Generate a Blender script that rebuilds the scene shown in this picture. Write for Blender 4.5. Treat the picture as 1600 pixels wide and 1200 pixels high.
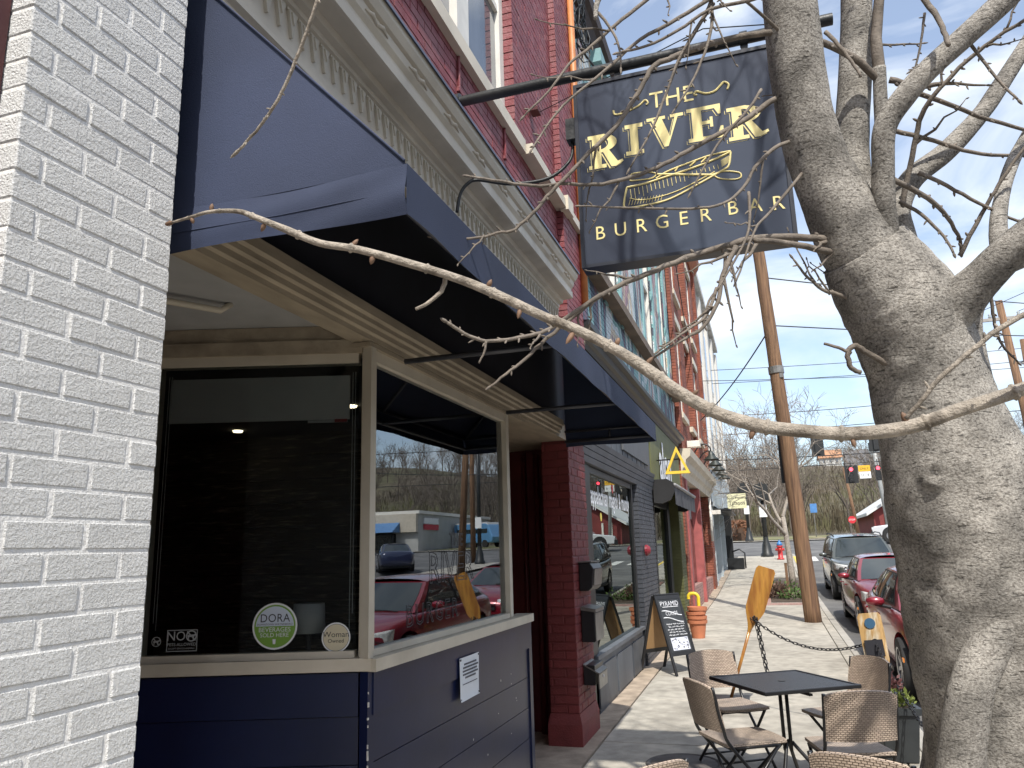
import bpy, bmesh, math, random
from mathutils import Vector, Matrix, noise
from math import sin, cos, pi, radians as RAD
random.seed(7)
S = bpy.context.scene
for o in list(bpy.data.objects): bpy.data.objects.remove(o, do_unlink=True)
COL = S.collection
# ---------------------------------------------------------------- camera
cd = bpy.data.cameras.new('Camera'); cam = bpy.data.objects.new('Camera', cd); COL.objects.link(cam)
cd.sensor_width = 36.0; cd.lens = 36.0 * 1200 / 1600; cd.clip_start = 0.05; cd.clip_end = 3000
right = Vector((0.94956, 0.31210, -0.02845)); down = Vector((-0.09328, 0.19438, -0.97648)); fwd = Vector((-0.29938, 0.92930, 0.21361))
right.normalize(); down = (down - right * down.dot(right)).normalized(); fwd = right.cross(down)
M = Matrix((right, -down, -fwd)).transposed().to_4x4(); M.translation = (0, 0, 1.75)
cam.matrix_world = M
S.camera = cam
# ---------------------------------------------------------------- light
SUN_EL, SUN_AZ = 52.0, 20.0
w = bpy.data.worlds.new('World'); S.world = w; w.use_nodes = True
nt = w.node_tree; N = nt.nodes; N.clear()
out = N.new('ShaderNodeOutputWorld'); bg = N.new('ShaderNodeBackground'); sky = N.new('ShaderNodeTexSky')
sky.sky_type = 'NISHITA'; sky.sun_disc = False; sky.sun_elevation = RAD(SUN_EL); sky.sun_rotation = RAD(180 - SUN_AZ)
sky.air_density = 1.0; sky.dust_density = 1.6; sky.ozone_density = 1.2
tc = N.new('ShaderNodeTexCoord'); mp = N.new('ShaderNodeMapping'); mp.inputs['Scale'].default_value = (1.0, 1.0, 2.6)
n1 = N.new('ShaderNodeTexNoise'); n1.inputs['Scale'].default_value = 2.3; n1.inputs['Detail'].default_value = 7; n1.inputs['Roughness'].default_value = .58
n1.inputs['Distortion'].default_value = .5
rp = N.new('ShaderNodeValToRGB'); rp.color_ramp.elements[0].position = .45; rp.color_ramp.elements[1].position = .64
mx = N.new('ShaderNodeMix'); mx.data_type = 'RGBA'; mx.inputs[7].default_value = (4.9, 5.2, 5.55, 1)
mm = N.new('ShaderNodeMath'); mm.operation = 'MULTIPLY_ADD'; mm.inputs[1].default_value = .76; mm.inputs[2].default_value = .16
L = nt.links
L.new(tc.outputs['Generated'], mp.inputs[0]); L.new(mp.outputs[0], n1.inputs['Vector']); L.new(n1.outputs['Fac'], rp.inputs[0])
L.new(rp.outputs[0], mm.inputs[0]); L.new(mm.outputs[0], mx.inputs[0]); L.new(sky.outputs[0], mx.inputs[6]); L.new(mx.outputs[2], bg.inputs[0]); L.new(bg.outputs[0], out.inputs[0])
bg.inputs[1].default_value = 0.15
sd = bpy.data.lights.new('Sun', 'SUN'); sun = bpy.data.objects.new('Sun', sd); COL.objects.link(sun)
sd.energy = 3.4; sd.angle = RAD(.6); sd.color = (1, .955, .88)
ds = Vector((sin(RAD(SUN_AZ)) * cos(RAD(SUN_EL)), -cos(RAD(SUN_AZ)) * cos(RAD(SUN_EL)), sin(RAD(SUN_EL))))
sun.rotation_euler = ds.to_track_quat('Z', 'Y').to_euler(); sun.location = (3, -5, 12)
S.render.engine = 'CYCLES'
S.view_settings.view_transform = 'Standard'; S.view_settings.look = 'None'; S.view_settings.exposure = 0.68; S.view_settings.gamma = 1
# ---------------------------------------------------------------- materials
MATS = {}
def mat(name, col, rough=.6, var=.12, scale=6., bump=0., bscale=40., metal=0., c2=None, c2scale=3., c2lo=.45, c2hi=.6, rnd=0., coat=0., spec=.5, stretch=None, em=None, ems=0.):
    if name in MATS: return MATS[name]
    m = bpy.data.materials.new(name); m.use_nodes = True; t = m.node_tree; n = t.nodes; l = t.links
    b = n['Principled BSDF']; b.inputs['Roughness'].default_value = rough; b.inputs['Metallic'].default_value = metal
    b.inputs['Coat Weight'].default_value = coat; b.inputs['Coat Roughness'].default_value = .08
    b.inputs['Specular IOR Level'].default_value = spec
    co = n.new('ShaderNodeTexCoord'); vec = co.outputs['Object']
    if stretch:
        mpn = n.new('ShaderNodeMapping'); mpn.inputs['Scale'].default_value = stretch; l.new(vec, mpn.inputs[0]); vec = mpn.outputs[0]
    nz = n.new('ShaderNodeTexNoise'); nz.inputs['Scale'].default_value = scale; nz.inputs['Detail'].default_value = 6; l.new(vec, nz.inputs['Vector'])
    mr = n.new('ShaderNodeMapRange'); mr.inputs[1].default_value = .3; mr.inputs[2].default_value = .7; mr.inputs[3].default_value = 1 - var; mr.inputs[4].default_value = 1 + var
    l.new(nz.outputs['Fac'], mr.inputs[0])
    base = n.new('ShaderNodeRGB'); base.outputs[0].default_value = (*col, 1); cur = base.outputs[0]
    if c2:
        z2 = n.new('ShaderNodeTexNoise'); z2.inputs['Scale'].default_value = c2scale; z2.inputs['Detail'].default_value = 8; l.new(vec, z2.inputs['Vector'])
        r2 = n.new('ShaderNodeMapRange'); r2.inputs[1].default_value = c2lo; r2.inputs[2].default_value = c2hi; l.new(z2.outputs['Fac'], r2.inputs[0])
        x = n.new('ShaderNodeMix'); x.data_type = 'RGBA'; x.inputs[7].default_value = (*c2, 1); l.new(r2.outputs[0], x.inputs[0]); l.new(cur, x.inputs[6]); cur = x.outputs[2]
    val = mr.outputs[0]
    if rnd:
        oi = n.new('ShaderNodeObjectInfo'); r3 = n.new('ShaderNodeMapRange'); r3.inputs[3].default_value = 1 - rnd; r3.inputs[4].default_value = 1 + rnd
        l.new(oi.outputs['Random'], r3.inputs[0]); mu = n.new('ShaderNodeMath'); mu.operation = 'MULTIPLY'; l.new(val, mu.inputs[0]); l.new(r3.outputs[0], mu.inputs[1]); val = mu.outputs[0]
    sc = n.new('ShaderNodeVectorMath'); sc.operation = 'SCALE'; l.new(cur, sc.inputs[0]); l.new(val, sc.inputs['Scale'])
    l.new(sc.outputs[0], b.inputs['Base Color'])
    if bump:
        bz = n.new('ShaderNodeTexNoise'); bz.inputs['Scale'].default_value = bscale; bz.inputs['Detail'].default_value = 8; bz.inputs['Roughness'].default_value = .62; l.new(vec, bz.inputs['Vector'])
        bn = n.new('ShaderNodeBump'); bn.inputs['Strength'].default_value = min(1, bump); bn.inputs['Distance'].default_value = .01 * max(1, bump); l.new(bz.outputs['Fac'], bn.inputs['Height']); l.new(bn.outputs[0], b.inputs['Normal'])
    if em:
        b.inputs['Emission Color'].default_value = (*em, 1); b.inputs['Emission Strength'].default_value = ems
    MATS[name] = m
    return m
def glass(name, ior=1.5, tint=(.8, .85, .85), rough=0., refl=(1, 1, 1)):
    if name in MATS: return MATS[name]
    m = bpy.data.materials.new(name); m.use_nodes = True; t = m.node_tree; n = t.nodes; n.clear()
    o = n.new('ShaderNodeOutputMaterial'); mi = n.new('ShaderNodeMixShader'); tr = n.new('ShaderNodeBsdfTransparent'); gl = n.new('ShaderNodeBsdfGlossy'); fr = n.new('ShaderNodeFresnel')
    fr.inputs[0].default_value = ior; tr.inputs[0].default_value = (*tint, 1); gl.inputs['Roughness'].default_value = rough; gl.inputs[0].default_value = (*refl, 1)
    t.links.new(fr.outputs[0], mi.inputs[0]); t.links.new(tr.outputs[0], mi.inputs[1]); t.links.new(gl.outputs[0], mi.inputs[2]); t.links.new(mi.outputs[0], o.inputs[0])
    MATS[name] = m
    return m
def weave(name, c1, c2, sx, sz):
    m = bpy.data.materials.new(name); m.use_nodes = True; t = m.node_tree; n = t.nodes; l = t.links; b = n['Principled BSDF']; b.inputs['Roughness'].default_value = .5
    uv = n.new('ShaderNodeUVMap'); mpn = n.new('ShaderNodeMapping'); mpn.inputs['Scale'].default_value = (sx, sz, 1); l.new(uv.outputs[0], mpn.inputs[0])
    br = n.new('ShaderNodeTexBrick'); br.inputs['Scale'].default_value = 1; br.inputs['Mortar Size'].default_value = .22; br.inputs['Mortar Smooth'].default_value = 1.
    br.inputs['Brick Width'].default_value = 2; br.inputs['Row Height'].default_value = 1; br.inputs['Color1'].default_value = (*c1, 1); br.inputs['Color2'].default_value = (c1[0]*.75, c1[1]*.75, c1[2]*.75, 1); br.inputs['Mortar'].default_value = (*c2, 1)
    l.new(mpn.outputs[0], br.inputs[0]); l.new(br.outputs[0], b.inputs['Base Color'])
    bn = n.new('ShaderNodeBump'); bn.inputs['Strength'].default_value = 1; bn.inputs['Distance'].default_value = .006; bn.invert = True; l.new(br.outputs['Fac'], bn.inputs['Height']); l.new(bn.outputs[0], b.inputs['Normal'])
    MATS[name] = m
    return m
# ---------------------------------------------------------------- geometry helpers
class MB:
    def __init__(s): s.v = []; s.f = []
    def quad(s, a, b, c, d): i = len(s.v); s.v += [tuple(a), tuple(b), tuple(c), tuple(d)]; s.f.append((i, i+1, i+2, i+3)); return s
    def poly(s, pts): i = len(s.v); s.v += [tuple(p) for p in pts]; s.f.append(tuple(range(i, i+len(pts)))); return s
    def box(s, x0, x1, y0, y1, z0, z1):
        i = len(s.v); s.v += [(x0,y0,z0),(x1,y0,z0),(x1,y1,z0),(x0,y1,z0),(x0,y0,z1),(x1,y0,z1),(x1,y1,z1),(x0,y1,z1)]
        s.f += [(i,i+3,i+2,i+1),(i+4,i+5,i+6,i+7),(i,i+1,i+5,i+4),(i+1,i+2,i+6,i+5),(i+2,i+3,i+7,i+6),(i+3,i,i+4,i+7)]; return s
    def hexa(s, b, t):
        i = len(s.v); s.v += [tuple(p) for p in b] + [tuple(p) for p in t]
        s.f += [(i,i+3,i+2,i+1),(i+4,i+5,i+6,i+7),(i,i+1,i+5,i+4),(i+1,i+2,i+6,i+5),(i+2,i+3,i+7,i+6),(i+3,i,i+4,i+7)]; return s
    def tube(s, pts, rad, n=8, cap=True):
        pts = [Vector(p) for p in pts]; k = len(pts)
        if not hasattr(rad, '__len__'): rad = [rad] * k
        u = None; rings = []
        for j in range(k):
            t = (pts[min(j+1, k-1)] - pts[max(j-1, 0)])
            if t.length < 1e-9: t = Vector((0, 0, 1))
            t.normalize()
            if u is None: u = t.orthogonal().normalized()
            else:
                u = u - t * u.dot(t)
                u = u.normalized() if u.length > 1e-6 else t.orthogonal().normalized()
            w_ = t.cross(u); i0 = len(s.v); rings.append(i0)
            for a in range(n):
                an = 2 * pi * a / n; s.v.append(tuple(pts[j] + (u * cos(an) + w_ * sin(an)) * rad[j]))
        for j in range(k - 1):
            for a in range(n): s.f.append((rings[j]+a, rings[j]+(a+1) % n, rings[j+1]+(a+1) % n, rings[j+1]+a))
        if cap: s.f.append(tuple(rings[0] + a for a in reversed(range(n)))); s.f.append(tuple(rings[-1] + a for a in range(n)))
        return s
    def cyl(s, a, b, r, n=12): return s.tube([a, b], r, n)
    def lathe(s, prof, c=(0, 0, 0), n=20, cap=True):
        i0 = len(s.v); k = len(prof)
        for r, z in prof:
            for a in range(n): an = 2*pi*a/n; s.v.append((c[0]+r*cos(an), c[1]+r*sin(an), c[2]+z))
        for j in range(k-1):
            for a in range(n): s.f.append((i0+j*n+a, i0+j*n+(a+1) % n, i0+(j+1)*n+(a+1) % n, i0+(j+1)*n+a))
        if cap: s.f.append(tuple(i0+a for a in reversed(range(n)))); s.f.append(tuple(i0+(k-1)*n+a for a in range(n)))
        return s
    def prism(s, pts, d):
        d = Vector(d); k = len(pts); i = len(s.v); s.v += [tuple(p) for p in pts] + [tuple(Vector(p)+d) for p in pts]
        s.f.append(tuple(range(i, i+k))); s.f.append(tuple(reversed(range(i+k, i+2*k))))
        for a in range(k): s.f.append((i+a, i+k+a, i+k+(a+1) % k, i+(a+1) % k))
        return s
    def grid(s, fn, nu, nv):
        i = len(s.v)
        for a in range(nu+1):
            for b in range(nv+1): s.v.append(tuple(fn(a/nu, b/nv)))
        for a in range(nu):
            for b in range(nv): q = i+a*(nv+1)+b; s.f.append((q, q+nv+1, q+nv+2, q+1))
        return s
    def xf(s, m): s.v = [tuple(m @ Vector(p)) for p in s.v]; return s
    def merge(s, o): i = len(s.v); s.v += o.v; s.f += [tuple(q+i for q in f) for f in o.f]; return s
def me_of(mb, name, m, smooth=False, auto=None):
    me = bpy.data.meshes.new(name); me.from_pydata(mb.v, [], mb.f)
    bm = bmesh.new(); bm.from_mesh(me); bmesh.ops.recalc_face_normals(bm, faces=bm.faces); bm.to_mesh(me); bm.free()
    if m: me.materials.append(m)
    if smooth: me.polygons.foreach_set('use_smooth', [True] * len(me.polygons))
    if smooth and auto: me.set_sharp_from_angle(angle=RAD(auto))
    return me
def link(name, me, parent=None, loc=None, kind=None, label=None):
    o = bpy.data.objects.new(name, me); COL.objects.link(o)
    if parent: o.parent = parent
    if loc is not None: o.location = loc
    if kind: o['kind'] = kind
    if label: o['label'] = label
    return o
def root_loc(p):
    v = Vector((0, 0, 0))
    while p: v += p.location; p = p.parent
    return v
def part(name, mb, m, parent=None, smooth=False, auto=None, world=True, kind=None, label=None):
    """mesh part; verts in world space are shifted to the parent's origin"""
    if parent and world:
        o = root_loc(parent); mb.v = [(a-o.x, b-o.y, c-o.z) for a, b, c in mb.v]
    return link(name, me_of(mb, name, m, smooth, auto), parent, None, kind, label)
def tag(o, label, cat, group=None):
    o['label'] = label; o['category'] = cat
    if group: o['group'] = group
    return o
def thing(name, label, cat, loc=(0, 0, 0), rz=0., group=None):
    o = bpy.data.objects.new(name, None); COL.objects.link(o); o.location = loc; o.rotation_euler = (0, 0, rz); o.empty_display_size = .1
    return tag(o, label, cat, group)
def bevel(o, wd, seg=2):
    md = o.modifiers.new('b', 'BEVEL'); md.width = wd; md.segments = seg; md.limit_method = 'ANGLE'; md.angle_limit = RAD(40); return o
def struct(name, mb, m, smooth=False):
    o = part(name, mb, m, None, smooth); o['kind'] = 'structure'; return o
_fontcache = {}
def text_mb(body, size=1., align='CENTER', sx=1., space=1., bold=0.):
    c = bpy.data.curves.new('t', 'FONT'); c.body = body; c.size = size; c.align_x = align; c.resolution_u = 3; c.space_character = space; c.offset = bold
    o = bpy.data.objects.new('t', c); COL.objects.link(o); dg = bpy.context.evaluated_depsgraph_get(); dg.update()
    me = bpy.data.meshes.new_from_object(o.evaluated_get(dg)); mb = MB()
    mb.v = [(v.co.x*sx, v.co.y, v.co.z) for v in me.vertices]; mb.f = [tuple(p.vertices) for p in me.polygons]
    bpy.data.objects.remove(o); bpy.data.curves.remove(c); bpy.data.meshes.remove(me)
    return mb
def place2d(mb, loc, ux, uz):
    """flat x,y mesh -> plane spanned by ux, uz through loc"""
    ux = Vector(ux); uz = Vector(uz); nn = ux.cross(uz).normalized(); loc = Vector(loc)
    mb.v = [tuple(loc + ux*a + uz*b + nn*c) for a, b, c in mb.v]; return mb
def copy_tree(o, parent=None):
    c = o.copy(); COL.objects.link(c); c.parent = parent
    for ch in list(o.children): copy_tree(ch, c)
    return c
def lerp(a, b, t): return a + (b - a) * t
GY = [-300, -40, 0, 18, 24, 36, 55, 90, 200, 1500]; GZ = [-2, -.5, 0, .234, .36, .95, 1.95, 2.8, 4.5, 10]
def gz(y):
    for i in range(len(GY)-1):
        if y <= GY[i+1]: t = (y-GY[i])/(GY[i+1]-GY[i]); return GZ[i]+(GZ[i+1]-GZ[i])*t
    return GZ[-1]
def hill(x, y):
    r = max(0, min(1, (math.hypot(x*.8, y-30) - 85) / 190)); r = r*r*(3-2*r)
    return r * (26 + 7*noise.noise(Vector((x*.012, y*.012, 3)))) 
# ================================================================ setting
m_conc = mat('concrete', (.39, .362, .308), .88, .22, 7, .5, 55, c2=(.27, .25, .212), c2scale=1.6, c2lo=.46, c2hi=.72, rnd=.08)
m_joint = mat('joint_dirt', (.12, .105, .085), .95, .2, 12)
m_kerb = mat('kerb_concrete', (.36, .34, .30), .85, .2, 3, .3, 50)
m_asph = mat('asphalt', (.105, .103, .10), .85, .2, 1.5, .5, 120, c2=(.15, .147, .14), c2scale=.6)
m_grass = mat('ground_grass', (.10, .08, .053), .95, .35, .3, .4, 8, c2=(.09, .085, .042), c2scale=.04)
m_oldstrip = mat('old_concrete', (.36, .29, .22), .9, .3, 6, .5, 40)
def sheet(x0, x1, ys, dz, nx=1):
    mb = MB()
    for i in range(len(ys)-1):
        for j in range(nx):
            a, b = lerp(x0, x1, j/nx), lerp(x0, x1, (j+1)/nx)
            mb.quad((a, ys[i], gz(ys[i])+dz), (b, ys[i], gz(ys[i])+dz), (b, ys[i+1], gz(ys[i+1])+dz), (a, ys[i+1], gz(ys[i+1])+dz))
    return mb
YS = [-60, -40, -20, 0, 9, 18, 21, 24, 30, 36, 41.0]
struct('main_road', sheet(1.14, 10.4, YS + [42.0], -.10), m_asph)
struct('cross_road', sheet(-70, 75, [41.9, 48, 55.0, 58.], -.094), m_asph)
struct('main_road', sheet(1.14, 10.4, [58, 70, 78], -.10), m_asph)
struct('parking_lot', sheet(12.6, 75, [-60, -40, 0, 18, 24, 36, 41.9], -.06), m_asph)
struct('opposite_pavement', sheet(10.4, 12.6, YS, .0), m_conc)
struct('far_pavement', sheet(-40, 60, [57.9, 60.2], -.02), m_conc)
def terr(u, v):
    x = lerp(-420, 420, u); y = -260 + 1100*v**1.35
    return (x, y, gz(y) - .22 + hill(x, y) - (.6 if y < 56 else 0))
g = struct('ground', MB().grid(terr, 90, 90), m_grass, True)
# pavement: bed + single slabs
side = struct('pavement', sheet(-1.9, 1.0, YS, -.03), m_joint)
for k, y in enumerate([-7.65 + 1.855*i for i in range(27)]):
    y1 = min(y + 1.843, 41)
    for (x0, x1) in ((-1.56, .84), (.852, .998)):
        if x0 > 0 and 20.5 < y < 28.0: continue
        if x0 < 0 and 20.5 < y < 28.0: x1 = -.24
        dz = random.uniform(-.002, .002)
        mb = MB().hexa([(x0, y, gz(y)-.08), (x1, y, gz(y)-.08), (x1, y1, gz(y1)-.08), (x0, y1, gz(y1)-.08)],
                       [(x0, y, gz(y)+dz), (x1, y, gz(y)+dz), (x1, y1, gz(y1)+dz), (x0, y1, gz(y1)+dz)])
        bevel(part('paving_slab', mb, m_conc, side), .006, 1)
mb = MB()
for i in range(14):
    y = -4 + i*3.0; y1 = y+2.99
    mb.hexa([(-2.1, y, gz(y)-.08), (-1.575, y, gz(y)-.08), (-1.575, y1, gz(y1)-.08), (-2.1, y1, gz(y1)-.08)], [(-2.1, y, gz(y)+.004), (-1.575, y, gz(y)+.001), (-1.575, y1, gz(y1)+.001), (-2.1, y1, gz(y1)+.004)])
part('edge_strip', mb, m_oldstrip, side)
kerb = thing('kerb', 'pale concrete kerb along the parked cars', 'kerb'); kerb['kind'] = 'structure'
for i in range(26):
    y = -10 + i*2.0; y1 = y+1.99
    bevel(part('kerb_stone', MB().hexa([(1.003, y, gz(y)-.2), (1.14, y, gz(y)-.2), (1.14, y1, gz(y1)-.2), (1.003, y1, gz(y1)-.2)], [(1.003, y, gz(y)+.003), (1.13, y, gz(y)+.003), (1.13, y1, gz(y1)+.003), (1.003, y1, gz(y1)+.003)]), m_kerb, kerb), .012, 2)
# yellow kerb paint near the corner
part('kerb_paint', MB().hexa([(1.0, 33.5, gz(33.5)), (1.145, 33.5, gz(33.5)), (1.145, 40, gz(40)), (1.0, 40, gz(40))], [(1.0, 33.5, gz(33.5)+.008), (1.145, 33.5, gz(33.5)+.008), (1.145, 40, gz(40)+.008), (1.0, 40, gz(40)+.008)]), mat('yellow_paint', (.72, .52, .08), .6, .2), kerb)
# crosswalk bars and lane line
m_line = mat('road_paint', (.62, .61, .57), .7, .25, 3)
mk = struct('road_marking', MB(), m_line)
for i in range(9):
    x = 1.6 + i*1.0
    part('stripe', sheet(x, x+.45, [38.2, 40.9], -.092), m_line, mk)
for i in range(12):
    y = -8 + i*4.2
    if y < 37: part('stripe', sheet(5.72, 5.84, [y, y+1.8], -.092), m_line, mk)
# planting strip with paver edging
m_soil = mat('soil', (.07, .05, .035), .95, .4, 14, .8, 40)
part('planting_bed', sheet(-.1, .99, [21.35, 24, 28.0], .012), m_soil, side)
m_pav = mat('paver', (.33, .205, .175), .85, .2, 8, .3, 60, rnd=.2)
pm = me_of(MB().box(-.068, .068, -.10, .10, -.05, .0), 'paver', m_pav)
for i in range(9):
    for r in range(3):
        o = link('paver', pm, side, (-.17+i*.141, 20.72+r*.212, gz(20.72+r*.212)+.006))
for i in range(38): link('paver', pm, side, (-.175, 21.42+i*.212*.84, gz(21.42+i*.212*.84)+.02))
# ================================================================ white brick pillar
m_wb = mat('white_painted_brick', (.83, .83, .81), .85, .07, 60, 1.7, 150, rnd=.03)
m_wm = mat('white_painted_mortar', (.78, .77, .74), .85, .08, 20, .6, 90)
pil = thing('brick_pillar', 'white painted rough brick pillar beside the navy awning', 'pillar', (-1.6, 1.4, 0))
part('mortar_core', MB().box(-2.6, -1.5118, 1.146, 1.6195, 0, 5.2), m_wm, pil)
BH = .069; _bc = {}
def brickobj(par, x0, x1, y0, y1, z0, z1, m, key, bev=.006, rough=.0035):
    kk = (key, round(x1-x0, 3), round(y1-y0, 3), random.randrange(5))
    if kk not in _bc:
        a, b, c = (x1-x0)/2, (y1-y0)/2, (z1-z0)/2
        mb = MB().box(-a, a, -b, b, -c, c); me = me_of(mb, 'brick', m)
        bm = bmesh.new(); bm.from_mesh(me); bmesh.ops.bevel(bm, geom=bm.edges[:], offset=bev, segments=1, affect='EDGES')
        for v in bm.verts: v.co += Vector((random.uniform(-1, 1), random.uniform(-1, 1), random.uniform(-.6, .6)))*rough
        bm.to_mesh(me); bm.free()
        _bc[kk] = me
    o = link('brick', _bc[kk], par); o.location = Vector(((x0+x1)/2+random.uniform(-.0012, .0012), (y0+y1)/2, (z0+z1)/2)) - root_loc(par)
    return o
for c in range(68):
    z0 = .75 + c*BH; z1 = z0+BH-.0085
    if c % 2: segs = [(1.143, 1.205), (1.216, 1.413), (1.424, 1.622)]
    else: segs = [(1.143, 1.313), (1.324, 1.521), (1.532, 1.622)]
    if z0 > 4.7: break
    for y0, y1 in segs: brickobj(pil, -1.62, -1.509, y0, y1, z0, z1, m_wb, 'w', .0032, .0010)
part('pillar_base', MB().box(-2.2, -1.512, 1.147, 1.619, -.05, .748), m_wb, pil)
nb = thing('painted_wall', 'dark maroon painted wall panel behind the white brick pillar', 'wall', (-1.8, 0, 0))
m_maroon = mat('maroon_paint', (.06, .012, .014), .5, .2, 5)
part('wall_face', MB().box(-4.0, -1.575, -9.0, 1.138, -.1, 8), m_maroon, nb)
# ================================================================ burger bar building
B1 = thing('brick_building', 'two storey red painted brick shop with cream cornice and navy storefront', 'building', (-1.75, 4.6, 0))
m_red = mat('red_painted_brick', (.20, .036, .042), .55, .22, 4, .5, 70, c2=(.235, .075, .08), c2scale=9)
m_redm = mat('red_painted_mortar', (.085, .022, .025), .8, .2, 12)
m_cream = mat('cream_paint', (.60, .54, .43), .5, .12, 3, .15, 25, c2=(.42, .36, .27), c2scale=2.2, c2lo=.55, c2hi=.8)
m_wood_cr = mat('weathered_cream_wood', (.37, .31, .225), .6, .16, 5, .3, 22, c2=(.24, .195, .14), c2scale=2., c2lo=.5, c2hi=.85, stretch=(3, .8, 3))
m_navy = mat('navy_paint', (.006, .0115, .046), .33, .18, 3, .06, 12, spec=.5)
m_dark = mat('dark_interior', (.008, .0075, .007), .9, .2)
# shell: side, back and roof of the building so no daylight leaks in
part('wall', MB().box(-14, -1.80, 1.62, 7.66, 7.6, 9.2).box(-14, -13.8, 1.62, 7.66, 0, 7.6).box(-14, -1.98, 7.56, 7.66, 0, 7.6).box(-14, -2.3, 1.63, 1.75, 0, 7.6).box(-13.8, -1.9, 1.75, 7.56, 3.0, 3.1), m_red, B1)
# brick veneer (courses too fine to pick apart)
def veneer(x, y0, y1, z0, z1, bl=.205, bh=.0645, d=.035, holes=(), off=0., j=.0085):
    mb = MB(); c = 0; z = z0
    while z < z1-.02:
        y = y0 - (bl/2 if c % 2 else 0) + off
        while y < y1:
            a, b = max(y, y0), min(y+bl-j, y1); y += bl
            if b-a < .03: continue
            zc = z+bh/2
            segs = [(a, b)]
            for (h0, h1, hz0, hz1) in holes:
                if hz0 < zc < hz1:
                    ns = []
                    for (p, q) in segs:
                        if q <= h0 or p >= h1: ns.append((p, q)); continue
                        if p < h0: ns.append((p, h0))
                        if q > h1: ns.append((h1, q))
                    segs = ns
            for p, q in segs:
                if q-p < .02: continue
                xx = x + random.uniform(-.0015, .0015); i = len(mb.v)
                mb.v += [(xx-d, p, z), (xx, p, z), (xx, q, z), (xx-d, q, z), (xx-d, p, z+bh-j), (xx, p, z+bh-j), (xx, q, z+bh-j), (xx-d, q, z+bh-j)]
                mb.f += [(i+1, i+2, i+6, i+5), (i+4, i+5, i+6, i+7), (i, i+3, i+2, i+1), (i, i+1, i+5, i+4), (i+2, i+3, i+7, i+6)]
        z += bh; c += 1
    return mb
WIN = (3.10, 5.60, 5.18, 7.55); WIN2 = (.2, 2.55, 5.18, 7.55)
part('brick_facing', veneer(-1.71, 1.63, 6.93, 4.30, 8.4, holes=(WIN, WIN2)), m_red, B1, kind='stuff')
part('brick_facing', veneer(-1.645, 6.93, 7.64, 2.80, 8.6, d=.12), m_red, B1, kind='stuff')
part('mortar_backing', MB().box(-1.95, -1.722, 1.63, 3.10, 4.28, 8.4).box(-1.95, -1.722, 5.60, 7.6, 4.28, 8.4).box(-1.95, -1.722, 3.10, 5.60, 4.28, 5.18).box(-1.95, -1.722, 3.1, 5.6, 7.55, 8.4).box(-1.721, -1.66, 6.945, 7.625, 2.8, 8.6), m_redm, B1)
# reveal bricks of the window opening (north jamb faces the sun)
mb = MB()
for c in range(36):
    z = 5.19+c*.0645; mb.box(-1.86, -1.706, 5.592 + (.004 if c % 2 else 0), 5.66, z, z+.056)
part('jamb_bricks', mb, m_red, B1, kind='stuff')
# ledge and upper window
part('stone_ledge', MB().box(-1.90, -1.655, 1.63, 5.72, 5.055, 5.17).box(-1.72, -1.60, 5.74, 7.64, 5.06, 5.15).box(-1.66, -1.575, 6.88, 7.1, 5.04, 5.19), m_cream, B1)
uw = part('upper_window', MB().box(-1.86, -1.79, 3.11, 3.20, 5.172, 7.55).box(-1.86, -1.79, 5.49, 5.589, 5.172, 7.55).box(-1.86, -1.77, 4.47, 4.70, 5.172, 7.55).box(-1.86, -1.80, 3.2, 5.49, 5.172, 5.25).box(-1.86, -1.80, 3.2, 4.47, 6.30, 6.36).box(-1.86, -1.80, 4.7, 5.49, 6.30, 6.36), mat('white_window_paint', (.70, .68, .62), .45, .1), B1)
m_uglass = mat('blinded_glass', (.105, .12, .14), .05, .35, 2.5, spec=.9, stretch=(1, 1, .4))
for (a, b) in ((3.2, 4.47), (4.7, 5.49)):
    for (c, d) in ((5.25, 6.30), (6.36, 7.55)): part('pane', MB().box(-1.85, -1.83, a, b, c, d), m_uglass, uw)
for y in (4.31, 5.28):   # painted tie rods under the ledge
    part('tie_rod', MB().cyl((-1.70, y, 4.80), (-1.70, y, 5.05), .011, 6).box(-1.712, -1.69, y-.02, y+.02, 4.78, 4.81), m_red, B1)
part('wall_bolt', MB().box(-1.70, -1.62, 6.02, 6.14, 5.64, 5.67), m_redm, B1)
# cornice, swept profile
def sweep(prof, y0, y1): 
    mb = MB(); k = len(prof); i = 0
    mb.v = [(x, y0, z) for x, z in prof] + [(x, y1, z) for x, z in prof]
    mb.f = [(j, (j+1) % k, k+(j+1) % k, k+j) for j in range(k)] + [tuple(reversed(range(k))), tuple(range(k, 2*k))]
    return mb
corn = part('cornice', sweep([(-1.95, 3.66), (-1.662, 3.66), (-1.662, 3.70), (-1.640, 3.715), (-1.640, 3.735), (-1.672, 3.745), (-1.672, 3.955), (-1.655, 3.965), (-1.655, 3.99), (-1.625, 4.00), (-1.615, 4.03), (-1.54, 4.035), (-1.525, 4.04), (-1.525, 4.095), (-1.54, 4.10), (-1.535, 4.125), (-1.515, 4.15), (-1.505, 4.185), (-1.515, 4.19), (-1.49, 4.20), (-1.47, 4.235), (-1.465, 4.27), (-1.95, 4.285)], 1.63, 6.66), m_cream, B1)
part('flashing', sweep([(-1.95, 4.286), (-1.457, 4.272), (-1.457, 4.262), (-1.452, 4.262), (-1.452, 4.279), (-1.72, 4.30), (-1.95, 4.30)], 1.63, 6.672), mat('blue_flashing', (.10, .115, .17), .5, .2), B1)
m_fr = mat('frieze_relief', (.50, .45, .355), .6, .15, 6)
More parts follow.
